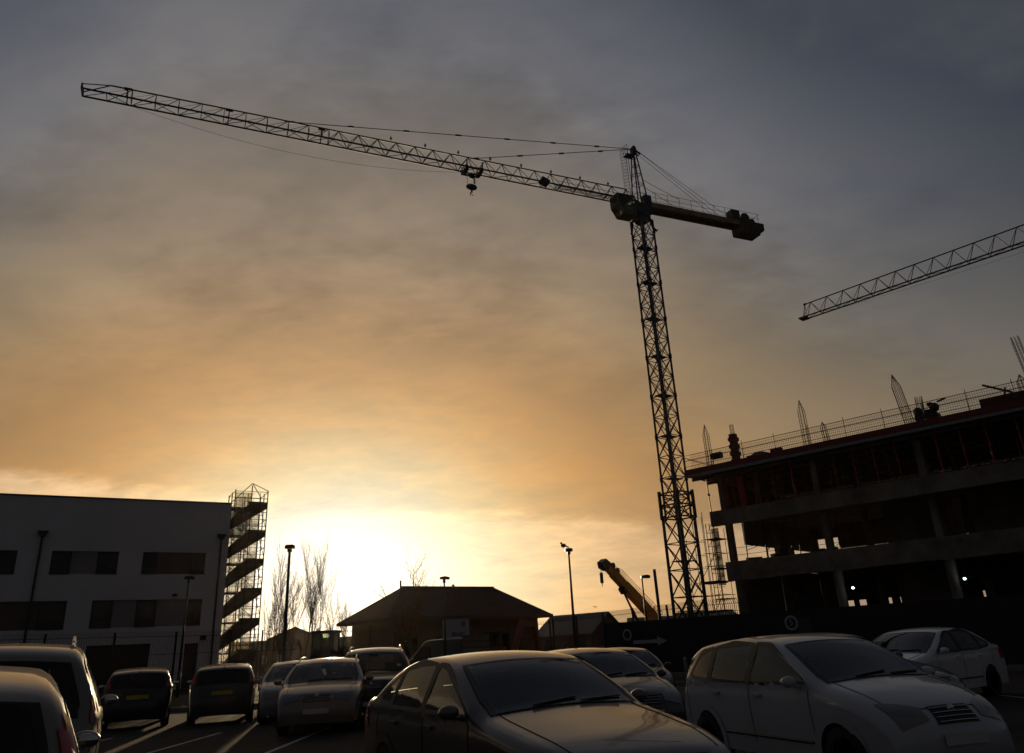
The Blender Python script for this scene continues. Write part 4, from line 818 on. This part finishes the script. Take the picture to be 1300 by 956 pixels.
def rpoly(poly, r=.05, n=4):
    out = []; m = len(poly)
    for i in range(m):
        p = np.array(poly[i], float); a = np.array(poly[i - 1], float) - p; b_ = np.array(poly[(i + 1) % m], float) - p
        ra = min(r, np.linalg.norm(a) * .4); rb = min(r, np.linalg.norm(b_) * .4); A = p + a / np.linalg.norm(a) * ra; B = p + b_ / np.linalg.norm(b_) * rb
        for k in range(n + 1):
            u = k / n; out.append(tuple((1 - u)**2 * A + 2 * u * (1 - u) * p + u * u * B))
    return out
class Spec: pass
KINDS = {}
def kind(name, Lc, Wc, prof, belt, ws, rg, sidew, wb, wr=.32, tum=.30, rail=False, tailz=None, crown=.035, bow=.20): KINDS[name] = dict(L=Lc, W=Wc, prof=prof, belt=belt, ws=ws, rg=rg, sidew=sidew, wb=wb, wr=wr, tum=tum, rail=rail, crown=crown, bow=bow)
# profile runs front (x+) to rear (x-); ws = control indices of the windscreen, rg = of the rear glass
kind('saloon', 4.6, 1.80, [(2.22, .22), (2.29, .4), (2.29, .56), (2.20, .70), (1.9, .82), (1.45, .91), (1.02, .985), (.92, 1.01), (.16, 1.385), (-.1, 1.45), (-.55, 1.475), (-.95, 1.44), (-1.22, 1.37), (-1.84, 1.11), (-2.0, 1.085), (-2.22, 1.06), (-2.30, .9), (-2.30, .55), (-2.26, .24)],
     .95, (7, 8), (12, 13), [[(.72, .98), (.05, 1.34), (-.15, 1.37), (-.22, .99)], [(-.29, .99), (-.23, 1.375), (-.62, 1.385), (-.98, 1.33), (-1.10, 1.0)], [(-1.16, 1.02), (-1.05, 1.30), (-1.52, 1.10), (-1.48, 1.04)]], 2.72)
kind('hatch', 4.0, 1.72, [(1.93, .22), (2.0, .42), (1.98, .62), (1.86, .76), (1.55, .90), (1.2, .99), (1.08, 1.02), (.30, 1.40), (.0, 1.465), (-.5, 1.49), (-1.05, 1.465), (-1.5, 1.40), (-1.62, 1.34), (-1.86, 1.0), (-1.95, .88), (-2.0, .62), (-2.0, .42), (-1.95, .22)],
     .95, (6, 7), (12, 13), [[(.86, 1.0), (.17, 1.36), (-.1, 1.395), (-.16, .975)], [(-.24, .975), (-.18, 1.395), (-.6, 1.395), (-1.0, 1.365), (-1.03, 1.0)], [(-1.10, 1.0), (-1.07, 1.36), (-1.36, 1.30), (-1.56, 1.10), (-1.6, 1.03)]], 2.5, .31)
kind('estate', 4.5, 1.80, [(2.18, .25), (2.25, .45), (2.22, .68), (2.1, .82), (1.75, .95), (1.25, 1.03), (1.14, 1.06), (.45, 1.43), (.15, 1.51), (-.5, 1.545), (-1.3, 1.52), (-1.85, 1.45), (-1.97, 1.38), (-2.14, 1.05), (-2.22, .92), (-2.25, .6), (-2.25, .42), (-2.2, .25)],
     1.0, (6, 7), (12, 13), [[(.92, 1.05), (.32, 1.40), (.05, 1.44), (.0, 1.02)], [(-.08, 1.02), (-.03, 1.44), (-.6, 1.45), (-.85, 1.44), (-.92, 1.03)], [(-.99, 1.03), (-.93, 1.44), (-1.5, 1.40), (-1.84, 1.3), (-1.9, 1.07)]], 2.68, .33, rail=True)
kind('suv', 4.55, 1.86, [(2.2, .3), (2.27, .55), (2.24, .8), (2.1, .97), (1.7, 1.07), (1.2, 1.13), (1.1, 1.16), (.5, 1.59), (.2, 1.68), (-.5, 1.72), (-1.4, 1.70), (-1.95, 1.64), (-2.08, 1.55), (-2.20, 1.15), (-2.26, 1.0), (-2.28, .65), (-2.28, .45), (-2.22, .3)],
     1.08, (6, 7), (12, 13), [[(.9, 1.15), (.38, 1.55), (.1, 1.6), (.05, 1.12)], [(-.03, 1.12), (.02, 1.6), (-.6, 1.61), (-.82, 1.6), (-.9, 1.13)], [(-.97, 1.13), (-.9, 1.6), (-1.6, 1.57), (-1.9, 1.5), (-1.98, 1.16)]], 2.65, .36, rail=True)
kind('van', 5.2, 1.98, [(2.5, .3), (2.58, .55), (2.55, .85), (2.4, 1.05), (2.0, 1.22), (1.75, 1.30), (1.62, 1.36), (.95, 2.2), (.7, 2.42), (.2, 2.5), (-1.2, 2.52), (-2.2, 2.5), (-2.45, 2.42), (-2.56, 2.2), (-2.6, 1.5), (-2.6, .9), (-2.6, .5), (-2.56, .35), (-2.5, .3)],
     1.3, (6, 7), (13, 14), [[(1.5, 1.34), (1.0, 2.0), (.5, 2.05), (.45, 1.3)]], 3.2, .36, tum=.12)
def make_car(label, knd, loc, rz, col, cat='car', H=1., glassm='midglass', rim='rim', group='cars parked in the car park', name='parked_car', detail=True):
    K_ = KINDS[knd]; L2, W2 = K_['L'] / 2, K_['W'] / 2
    prof, par = catmull([(x, z * H) for x, z in K_['prof']], .06); belt = K_['belt'] * H; T = K_['tum']; z0 = min(p[1] for p in prof)
    t = thing(name, label, cat, loc, rz, group)
    ztop = max(p[1] for p in prof)
    def Wat(x, z):
        w_ = W2 * (1 - .11 * min(1, abs(x / L2))**5)
        if z > belt: w_ -= (z - belt) * T + .25 * max(0, z - belt) ** 2
        else: f = (belt - z) / belt; w_ -= .09 * f * f * w_ + .02 * (1 - min(1, (belt - z) / .12))
        return w_
    def bend(x, y, w_): return x - math.copysign(K_['bow'] * (abs(y) / W2)**2.6 * min(1, abs(x / L2))**3, x)
    NT, NA, NS = 9, 4, 24
    def section(i_x, i_z):
        """half section from centre top to sill: list of (y,z,kind)"""
        r = min(.13, max(.02, (i_z - z0) * .5)); wS = Wat(i_x, i_z - r); out = []
        rr = min(r, wS * .5)
        for k in range(NT): f = k / (NT - 1); y = f * (wS - rr); out.append((y, i_z - K_['crown'] * f * f, 't', f))
        for k in range(1, NA + 1): a = pi / 2 * k / NA; out.append((wS - rr + rr * sin(a), i_z - K_['crown'] - (r - K_['crown'] * .5) * (1 - cos(a)) , 'a', 1)) 
        zs_ = out[-1][1]
        for k in range(1, NS + 1): z = zs_ + (min(z0, zs_) - zs_) * k / NS; out.append((Wat(i_x, z), z, 's', 1))
        return out
    secs = [section(x, z) for x, z in prof]; nk = len(secs[0]); V = []; Fc = []
    for (x, z), s in zip(prof, secs):
        row = [(bend(x, y, 0), y, zz) for y, zz, *_ in s]; V += [(a, -b_, c) for a, b_, c in reversed(row[1:])] + row
    nr = 2 * nk - 1; hubs = [K_['wb'] / 2 + .02, -K_['wb'] / 2 + .02]; wr = K_['wr']; ar = wr + .055; sw = [rpoly([(x, z * H) for x, z in p], .05) for p in K_['sidew']]
    wsr, rgr = K_['ws'], K_['rg']; body = MB()
    for i in range(len(prof) - 1):
        pm_ = (par[i] + par[i + 1]) / 2
        for j in range(nr - 1):
            q = [V[i * nr + j], V[i * nr + j + 1], V[(i + 1) * nr + j + 1], V[(i + 1) * nr + j]]; c = np.mean(q, axis=0); jj = abs(j + .5 - (nk - 1))
            if jj < NT - 1 - .9 + .0 and (wsr[0] < pm_ < wsr[1] or rgr[0] < pm_ < rgr[1]): continue
            xu = (prof[i][0] + prof[i + 1][0]) / 2
            if jj > NT - 1 + NA - 2 and any(inpoly(xu, c[2], p) for p in sw): continue
            if jj > NT and any(hypot(xu - hx_, c[2] - wr) < ar for hx_ in hubs): continue
            Fc.append((i * nr + j, i * nr + j + 1, (i + 1) * nr + j + 1, (i + 1) * nr + j))
    body.v = V; body.f = Fc
    bo_ = body.build('body', col, t, True, (0, 0, .75))
    def top_pt(p_, f, eps=.006):
        x = np.interp(p_, par, prof[:, 0]); z = np.interp(p_, par, prof[:, 1]); r = .13; wS = Wat(x, z - r) - r; y = f * wS
        dxp = np.interp(p_ + .05, par, prof[:, 0]) - np.interp(p_ - .05, par, prof[:, 0]); dzp = np.interp(p_ + .05, par, prof[:, 1]) - np.interp(p_ - .05, par, prof[:, 1])
        n = np.array([dzp, -dxp]) ; n = n / (np.linalg.norm(n) + 1e-9)
        if n[1] < 0 and abs(n[1]) > .2: n = -n
        if abs(n[1]) <= .2 and n[0] * x < 0: n = -n
        return (bend(x, y, 0) + n[0] * eps, y, z - K_['crown'] * min(1.3, f * f) + n[1] * eps)
    def screen(rng, name, gm):
        a, b_ = rng; n = 10; g = MB(); ny = 12; ff = lambda u: .93
        vs = [top_pt(a + (b_ - a) * i / n, ff(0) * (2 * j / ny - 1), .008) for i in range(n + 1) for j in range(ny + 1)]
        g.add(vs, [(i * (ny + 1) + j, i * (ny + 1) + j + 1, (i + 1) * (ny + 1) + j + 1, (i + 1) * (ny + 1) + j) for i in range(n) for j in range(ny)])
        go = g.build(name, gm, t, True, (0, 0, .6))
        fr = MB(); pts_o = []; pts_i = []
        for u, v in [(i / 12, 0) for i in range(12)] + [(1, i / 10) for i in range(10)] + [(1 - i / 12, 1) for i in range(12)] + [(0, 1 - i / 10) for i in range(10)]:
            for lst, e in ((pts_o, .03), (pts_i, -.03)):
                uu = .5 + (u - .5) * (1 + e * 2.2); vv = .5 + (v - .5) * (1 + e * 1.2); lst.append(top_pt(a + (b_ - a) * uu, .97 * (2 * vv - 1), .010))
        m = len(pts_o); fr.add(pts_o + pts_i, [(k, (k + 1) % m, (k + 1) % m + m, k + m) for k in range(m)]); fr.build('screen_seal', 'black', go, True)
    screen(wsr, 'windscreen', glassm); screen(rgr, 'rear_window', glassm)
    for s in (-1, 1):
        for p in sw:
            cen = np.mean(p, axis=0); g = MB(); m = len(p)
            sp = lambda q, e: (bend(q[0], Wat(q[0], q[1]), 0), s * (Wat(q[0], q[1]) + e), q[1])
            rings = [[sp(cen + (np.array(q) - cen) * f, .002) for q in p] for f in (1., .66, .33)]
            g.add(sum(rings, []) + [sp(cen, .002)], [(r_ * m + k, r_ * m + (k + 1) % m, (r_ + 1) * m + (k + 1) % m, (r_ + 1) * m + k) for r_ in (0, 1) for k in range(m)] + [(2 * m + k, 2 * m + (k + 1) % m, 3 * m) for k in range(m)])
            go = g.build('side_window', glassm, t, True, (cen[0], 0, cen[1]))
            fr = MB(); ex = lambda q, d_: cen + (np.array(q) - cen) * (1 + d_ / max(.12, np.linalg.norm(np.array(q) - cen)))
            fr.add([sp(ex(q, .05), .007) for q in p] + [sp(ex(q, -.022), .005) for q in p], [(k, (k + 1) % m, (k + 1) % m + m, k + m) for k in range(m)]); fr.build('window_seal', 'black', go, True)
    for s in (-1, 1):
        for wa, wb_ in zip(K_['sidew'][:-1], K_['sidew'][1:]):
            (ax_, az_), (bx_, bz_) = wa[-1], wa[-2]; (cx_, cz_), (dx_, dz_) = wb_[0], wb_[1]; g = MB(); vs = []
            for u in range(9):
                f = .02 + .96 * u / 8
                for q0, q1, sh in (((ax_, az_), (bx_, bz_), .012), ((cx_, cz_), (dx_, dz_), -.012)):
                    xx = q0[0] + (q1[0] - q0[0]) * f + sh; zz = (q0[1] + (q1[1] - q0[1]) * f) * H; vs.append((bend(xx, Wat(xx, zz), 0), s * (Wat(xx, zz) + .006), zz))
            g.add(vs, [(2 * u, 2 * u + 1, 2 * u + 3, 2 * u + 2) for u in range(8)]).build('pillar_trim', 'black', t, True, (0, 0, .8))
    # wheels
    for hx_ in hubs:
        for s in (-1, 1):
            yw = s * (W2 - .13); wq = thing_part('wheel', t)
            MB().lathe([(wr * .62, -.1), (wr * .93, -.1), (wr, -.07), (wr, .07), (wr * .93, .1), (wr * .62, .1)], (hx_, yw, wr), 'Y', 28).build('tyre', 'rubber', wq, True)
            rm_ = MB(); rm_.lathe([(wr * .64, -.095), (wr * .60, -.03), (wr * .60, .03), (wr * .64, .095)], (hx_, yw, wr), 'Y', 24); rm_.lathe([(.07, -.07), (.07, .07)], (hx_, yw, wr), 'Y', 12)
            for k in range(7): a = k * 2 * pi / 7; rm_.bar((hx_ + .05 * cos(a), yw + s * .075, wr + .05 * sin(a)), (hx_ + wr * .6 * cos(a), yw + s * .085, wr + wr * .6 * sin(a)), .022, 4)
            rm_.build('rim', rim, wq)
            lip = MB(); n = 22; po = []; pi2 = []
            for k in range(n + 1):
                a = -.35 + (pi + .7) * k / n
                for lst, e, q_ in ((po, ar + .05, .010), (pi2, ar - .045, .006)):
                    zz = max(z0 + .0, wr + e * sin(a)); xx = hx_ + e * cos(a); lst.append((bend(xx, Wat(xx, zz), 0), s * (Wat(xx, zz) + q_), zz))
            lip.add(po + pi2, [(k, k + 1, k + n + 2, k + n + 1) for k in range(n)]); lip.build('wheel_arch', 'black' if knd in ('suv',) else col, t, True)
    wl_ = MB()
    for hx_ in hubs:
        n = 14
        for s in (-1, 1):
            vs = []; 
            for k in range(n + 1): a = -.3 + (pi + .6) * k / n; vs += [(hx_ + ar * cos(a), s * (W2 - .1), wr + ar * sin(a)), (hx_ + ar * cos(a), s * .45, wr + ar * sin(a))]
            wl_.add(vs, [(2 * k, 2 * k + 1, 2 * k + 3, 2 * k + 2) for k in range(n)]); wl_.add([(hx_ + ar * cos(-.3 + (pi + .6) * k / n), s * .45, wr + ar * sin(-.3 + (pi + .6) * k / n)) for k in range(n + 1)], [tuple(range(n + 1))])
    wl_.b2(-L2 * .93, L2 * .93, -W2 * .8, W2 * .8, z0 + .01, z0 + .06); wl_.build('underbody', 'black', t)
    # cabin
    zb = belt - .05; xs_ = [p[0] for p, q_ in zip(prof, par) if q_ >= wsr[0]]; xf = xs_[0]; rx = np.interp(rgr[1], par, prof[:, 0])
    def seat(x, y):
        m = MB(); m.box((x, y, .55 * H), (.5, .48, .16)); m.box((x - .3, y, .85 * H), (.12, .48, .66), 0, -.2); m.box((x - .40, y, 1.235 * H), (.1, .26, .18), 0, -.15); m.bar((x - .38, y - .06, 1.1 * H), (x - .4, y - .06, 1.2 * H), .01, 4); return m
    for s in (-1, 1): seat(.15 if knd != 'saloon' else .05, s * .37).build('seat', 'interior', t)
    rbx = -.75; m = MB().box((rbx, 0, .55 * H), (.5, 1.25, .16)).box((rbx - .3, 0, .82 * H), (.14, 1.25, .58), 0, -.2)
    for y in (-.42, .42): m.box((rbx - .40, y, 1.16 * H), (.1, .26, .16), 0, -.15)
    m.build('rear_bench', 'interior', t)
    MB().box((xf - .3, 0, zb - .12), (.6, W2 * 1.6, .22)).box((xf - .52, 0, .7), (.2, .3, .4)).build('dashboard', 'interior', t)
    MB().lathe([(.185, -.012), (.19, 0), (.185, .012), (.165, 0)], (xf - .62, -.37 if True else .37, zb + .02), 'X', 20).build('steering_wheel', 'black', t)
    MB().b2(rx + .1, rbx - .4, -W2 * .8, W2 * .8, zb - .16, zb - .13).build('parcel_shelf', 'interior', t)
    xr_ = np.interp(wsr[1], par, prof[:, 0]); MB().box((xr_ + .1, 0, ztop - .19), (.04, .22, .07)).build('rear_view_mirror', 'black', t)
    # lamps
    import mathutils
    nrm = [v.normal.copy() for v in bo_.data.vertices]; cen_ = Vector((0, 0, .75)); xp = prof[:, 0]; zp = prof[:, 1]; fr_ = par <= 4.5; rr_ = par >= len(K_['prof']) - 6
    def xend(z, front):
        k_ = fr_ if front else rr_; zz = zp[k_]; o_ = np.argsort(zz); return np.interp(z, zz[o_], xp[k_][o_])
    def patch(side, z_a, z_b, f_a, depth_, mname, nm, front):
        used = {}; vs = []; fs = []
        for f in Fc:
            c = sum((Vector(V[q]) for q in f), Vector()) / 4
            if (c.x > 0) != front or c.y * side <= f_a * W2 or not (z_a * H < c.z < z_b * H): continue
            if abs(c.x) < abs(xend(c.z, front)) - depth_: continue
            if abs(sum(nrm[q].z for q in f) / 4) > .6: continue
            nf = []
            for q in f:
                if q not in used:
                    n_ = nrm[q]; n_ = n_ if n_.dot(Vector(V[q]) - cen_) > 0 else -n_; used[q] = len(vs); vs.append(Vector(V[q]) + n_ * .009)
                nf.append(used[q])
            fs.append(nf)
        if fs: MB().add(vs, fs).build(nm, mname, t, True)
    tz = dict(saloon=(.76, .98), hatch=(.80, 1.30), estate=(.85, 1.15), suv=(.92, 1.5), van=(.8, 1.3))[knd]; ta = dict(saloon=.5, hatch=.80, estate=.62, suv=.84, van=.8)[knd]; td = dict(saloon=.4, hatch=.14, estate=.34, suv=.16, van=.2)[knd]
    fz = dict(saloon=(.55, .72), hatch=(.62, .82), estate=(.68, .86), suv=(.8, .98), van=(.8, 1.0))[knd]
    for s in (-1, 1):
        g = MB(); nu, nv = 8, 8; vs = []; zf_ = zp[fr_]; pf_ = par[fr_]; of_ = np.argsort(zf_)
        for u in range(nu + 1):
            for v in range(nv + 1):
                a_, b2_ = u / nu, v / nv; zl_, zh_ = fz[0] + .05 * (1 - b2_), fz[1] - .05 * (1 - b2_) ** 2 + .02 * b2_
                vs.append(top_pt(np.interp((zl_ + (zh_ - zl_) * a_) * H, zf_[of_], pf_[of_]), s * (.52 + .5 * b2_), .010))
        g.add(vs, [(u * (nv + 1) + v, u * (nv + 1) + v + 1, (u + 1) * (nv + 1) + v + 1, (u + 1) * (nv + 1) + v) for u in range(nu) for v in range(nv)]).build('headlight', 'lampglass', t, True, (0, 0, .5))
        patch(s, tz[0], tz[1], ta, td, 'lampred', 'tail_light', False)
    fx = L2 + .012
    zf_ = zp[fr_]; pf_ = par[fr_]; of_ = np.argsort(zf_); P_ = lambda z_, f_, e_: top_pt(np.interp(z_ * H, zf_[of_], pf_[of_]), f_, e_)
    def fascia(za, zb_, f_, nm, m_):
        g = MB(); g.add([P_(za + (zb_ - za) * u / 5, f_ * (1 - .12 * u / 5) * (2 * v / 10 - 1), .006) for u in range(6) for v in range(11)], [(u * 11 + v, u * 11 + v + 1, u * 11 + v + 12, u * 11 + v + 11) for u in range(5) for v in range(10)])
        return g.build(nm, m_, t, True, (0, 0, .5))
    gr_ = fascia(fz[0] + .0, fz[1] - .05, .42, 'grille', 'black'); fascia(.29, .38, .6, 'air_intake', 'black')
    sl2 = MB()
    for z_ in np.linspace(fz[0] + .02, fz[1] - .07, 4): sl2.path([P_(z_, f_, .012) for f_ in np.linspace(-.38, .38, 9)], .006, 5)
    sl2.build('grille_bar', 'chrome', gr_); MB().ell(P_((fz[0] + fz[1]) / 2 + .01, 0, .014), (.012, .045, .045), 12).build('badge', 'chrome', t, True)
    MB().b2(fx, fx + .012, -.26, .26, .44 * H, .54 * H).build('front_plate', 'platew', t); zpl = .62 if knd == 'saloon' else .72
    MB().b2(-L2 - .015, -L2 - .0, -.26, .26, zpl * H, (zpl + .1) * H).build('rear_plate', 'plate', t)
    for s in (-1, 1):
        mx_ = K_['sidew'][0][0][0] - .1; my = Wat(mx_, belt + .02); mm_ = MB().ell((mx_ + .0, s * (my + .12), belt + .06), (.06, .095, .06), 12)
        mo_ = mm_.bar((mx_ + .02, s * (my - .02), belt + .0), (mx_ + .0, s * (my + .1), belt + .03), .022, 6).build('wing_mirror', col, t, True); MB().ell((mx_ - .05, s * (my + .12), belt + .06), (.018, .08, .048), 10).build('mirror_glass', 'chrome', mo_)
        for dxh in (-.05, -.95):
            hx2 = (K_['sidew'][0][3][0] if dxh > -.5 else K_['sidew'][min(1, len(K_['sidew']) - 1)][-1][0]) + .14; MB().box((hx2, s * (Wat(hx2, belt - .1) + .018), belt - .1), (.16, .03, .028)).build('door_handle', col, t)
        for xd in (K_['sidew'][0][3][0] - .035, K_['sidew'][0][0][0] + .02, K_['sidew'][-1][-1][0] - .03):
            MB().path([(xd, s * (Wat(xd, zz) + .003), zz) for zz in np.linspace(z0 + .12, belt - .02, 8)], .004, 3).build('door_seam', 'black', t)
        if K_['rail']:
            rp = MB(); pts_ = []
            for u in np.linspace(0, 1, 16):
                x = .25 - u * 1.95; z = np.interp(-x, -prof[:, 0][(par > wsr[1]) & (par < rgr[0])], prof[:, 1][(par > wsr[1]) & (par < rgr[0])]); pts_.append((x, s * (Wat(x, z - .1) - .09), z - .045 + .075 * min(1, 6 * min(u, 1 - u) + .0)))
            rp.path(pts_, .017, 10); rp.build('roof_rail', 'chrome', t, True)
    sl_ = MB(); c0_, c1_ = 3 if knd != 'saloon' else 3, wsr[0] - .1
    for s in (-1, 1): sl_.path([top_pt(c0_ + (c1_ - c0_) * u, s * .9, .002) for u in np.linspace(0, 1, 14)], .005, 3)
    sl_.path([top_pt(c0_, f_, .002) for f_ in np.linspace(-.9, .9, 11)], .006, 3); sl_.build('bonnet_seam', 'black', t)
    bl_ = MB(); b0_ = rgr[1] + .15; bz = len(K_['prof']) - 3.3
    for s in (-1, 1): bl_.path([top_pt(b0_ + (bz - b0_) * u, s * .86, .002) for u in np.linspace(0, 1, 8)], .005, 3)
    bl_.path([top_pt(bz, f_, .002) for f_ in np.linspace(-.86, .86, 9)], .006, 3); bl_.build('boot_seam', 'black', t)
    for s in (-1, 1): MB().path([(x_, s * (Wat(x_, .42) + .004), .42) for x_ in np.linspace(-hubs[0] + ar + .1, hubs[0] - ar - .06, 10)], .016, 5).build('side_trim', 'black', t)
    wp = MB()
    for y in (-.1, .55): a = top_pt(wsr[0] + .05, y - .35, .02); b_ = top_pt(wsr[0] + .16, y + .28, .02); wp.bar(a, b_, .009, 4)
    wp.build('wiper', 'black', t)
    ax_ = np.interp(rgr[0] - .4, par, prof[:, 0]); az_ = np.interp(rgr[0] - .4, par, prof[:, 1])
    MB().bar((ax_, 0, az_ - .01), (ax_ - .14, 0, az_ + .16), .006, 4, .003).box((ax_ + .01, 0, az_ + .0), (.07, .04, .03)).build('antenna', 'black', t)
    return t
def thing_part(name, parent):
    o = bpy.data.objects.new(name, None); COL.objects.link(o); o.parent = parent; return o
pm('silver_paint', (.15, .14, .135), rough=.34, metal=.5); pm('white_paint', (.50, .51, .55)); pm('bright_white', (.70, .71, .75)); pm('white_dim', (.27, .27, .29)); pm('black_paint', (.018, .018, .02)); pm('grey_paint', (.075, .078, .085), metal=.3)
pm('dark_grey_paint', (.05, .052, .056)); pm('red_paint', (.06, .01, .008)); pm('beige_silver', (.26, .23, .20), rough=.4, metal=.35)
def park(label, knd, az, d, heading, col, **k):
    """heading: bearing (deg, clockwise from the camera's forward direction) the bonnet points to"""
    x, y = polar(az, d); return make_car(label, knd, (x, y, 0), R_(90 - heading), col, **k)
park('nearest silver saloon in the middle foreground with its windscreen turned to the right', 'saloon', -.9, 8.3, 150, 'silver_paint', glassm='carglass')
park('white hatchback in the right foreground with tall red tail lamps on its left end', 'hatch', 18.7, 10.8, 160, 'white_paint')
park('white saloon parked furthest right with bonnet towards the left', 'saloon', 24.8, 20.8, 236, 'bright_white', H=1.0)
park('dark grey car whose roof just shows behind the white foreground hatchback', 'saloon', 19.9, 17.0, 158, 'grey_paint', H=1.01)
park('grey hatchback half hidden behind the right side of the silver saloon', 'hatch', 4.2, 14.8, 160, 'grey_paint', H=.96)
park('small dark red car at the end of the row right of the silver saloon', 'hatch', 6.3, 21.0, 172, 'red_paint', H=.92)
park('pale estate with roof rails facing the camera in the sun glow', 'estate', -13.5, 20.3, 172, 'beige_silver', H=.955, glassm='carglass')
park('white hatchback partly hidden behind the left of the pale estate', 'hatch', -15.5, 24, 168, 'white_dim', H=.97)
park('large black vehicle with roof rails between the pale estate and silver saloon', 'suv', -10.4, 21.6, 172, 'black_paint', H=.97, glassm='carglass')
park('black hatchback seen from behind with thin red tail lamps', 'hatch', -25.0, 26.0, -25, 'black_paint', H=.985)
park('dark grey hatchback seen from behind closest to the scaffold stair', 'hatch', -20.0, 25.5, -19, 'dark_grey_paint', H=.98)
park('dark tall estate with roof rails at the left edge seen from behind', 'suv', -32.4, 9.9, -29, 'beige_silver', H=1.02, glassm='darkglass')
park('pale car nearest at the bottom left corner seen from behind', 'hatch', -36.6, 5.8, -32, 'beige_silver', H=1.045, glassm='darkglass')
park('distant dark van in front of the hall left of the sign', 'van', -6.1, 45.0, -100, 'dark_grey_paint', H=.84, group='vehicles beyond the fence', cat='van', name='parked_van')

# ------------------------------------------------------------------ thin warm air
hz = bpy.data.materials.new('haze_air'); hz.use_nodes = True; n_ = hz.node_tree.nodes; n_.clear()
ho = n_.new('ShaderNodeOutputMaterial'); hv = n_.new('ShaderNodeVolumePrincipled'); hv.inputs['Color'].default_value = (.92, .88, .82, 1); hv.inputs['Density'].default_value = .00005; hv.inputs['Anisotropy'].default_value = .8
hz.node_tree.links.new(hv.outputs[0], ho.inputs['Volume']); M['haze_air'] = hz
struct(MB().b2(-1850, 1850, -650, 2650, -1.2, 60).build('haze', 'haze_air'), 'stuff')
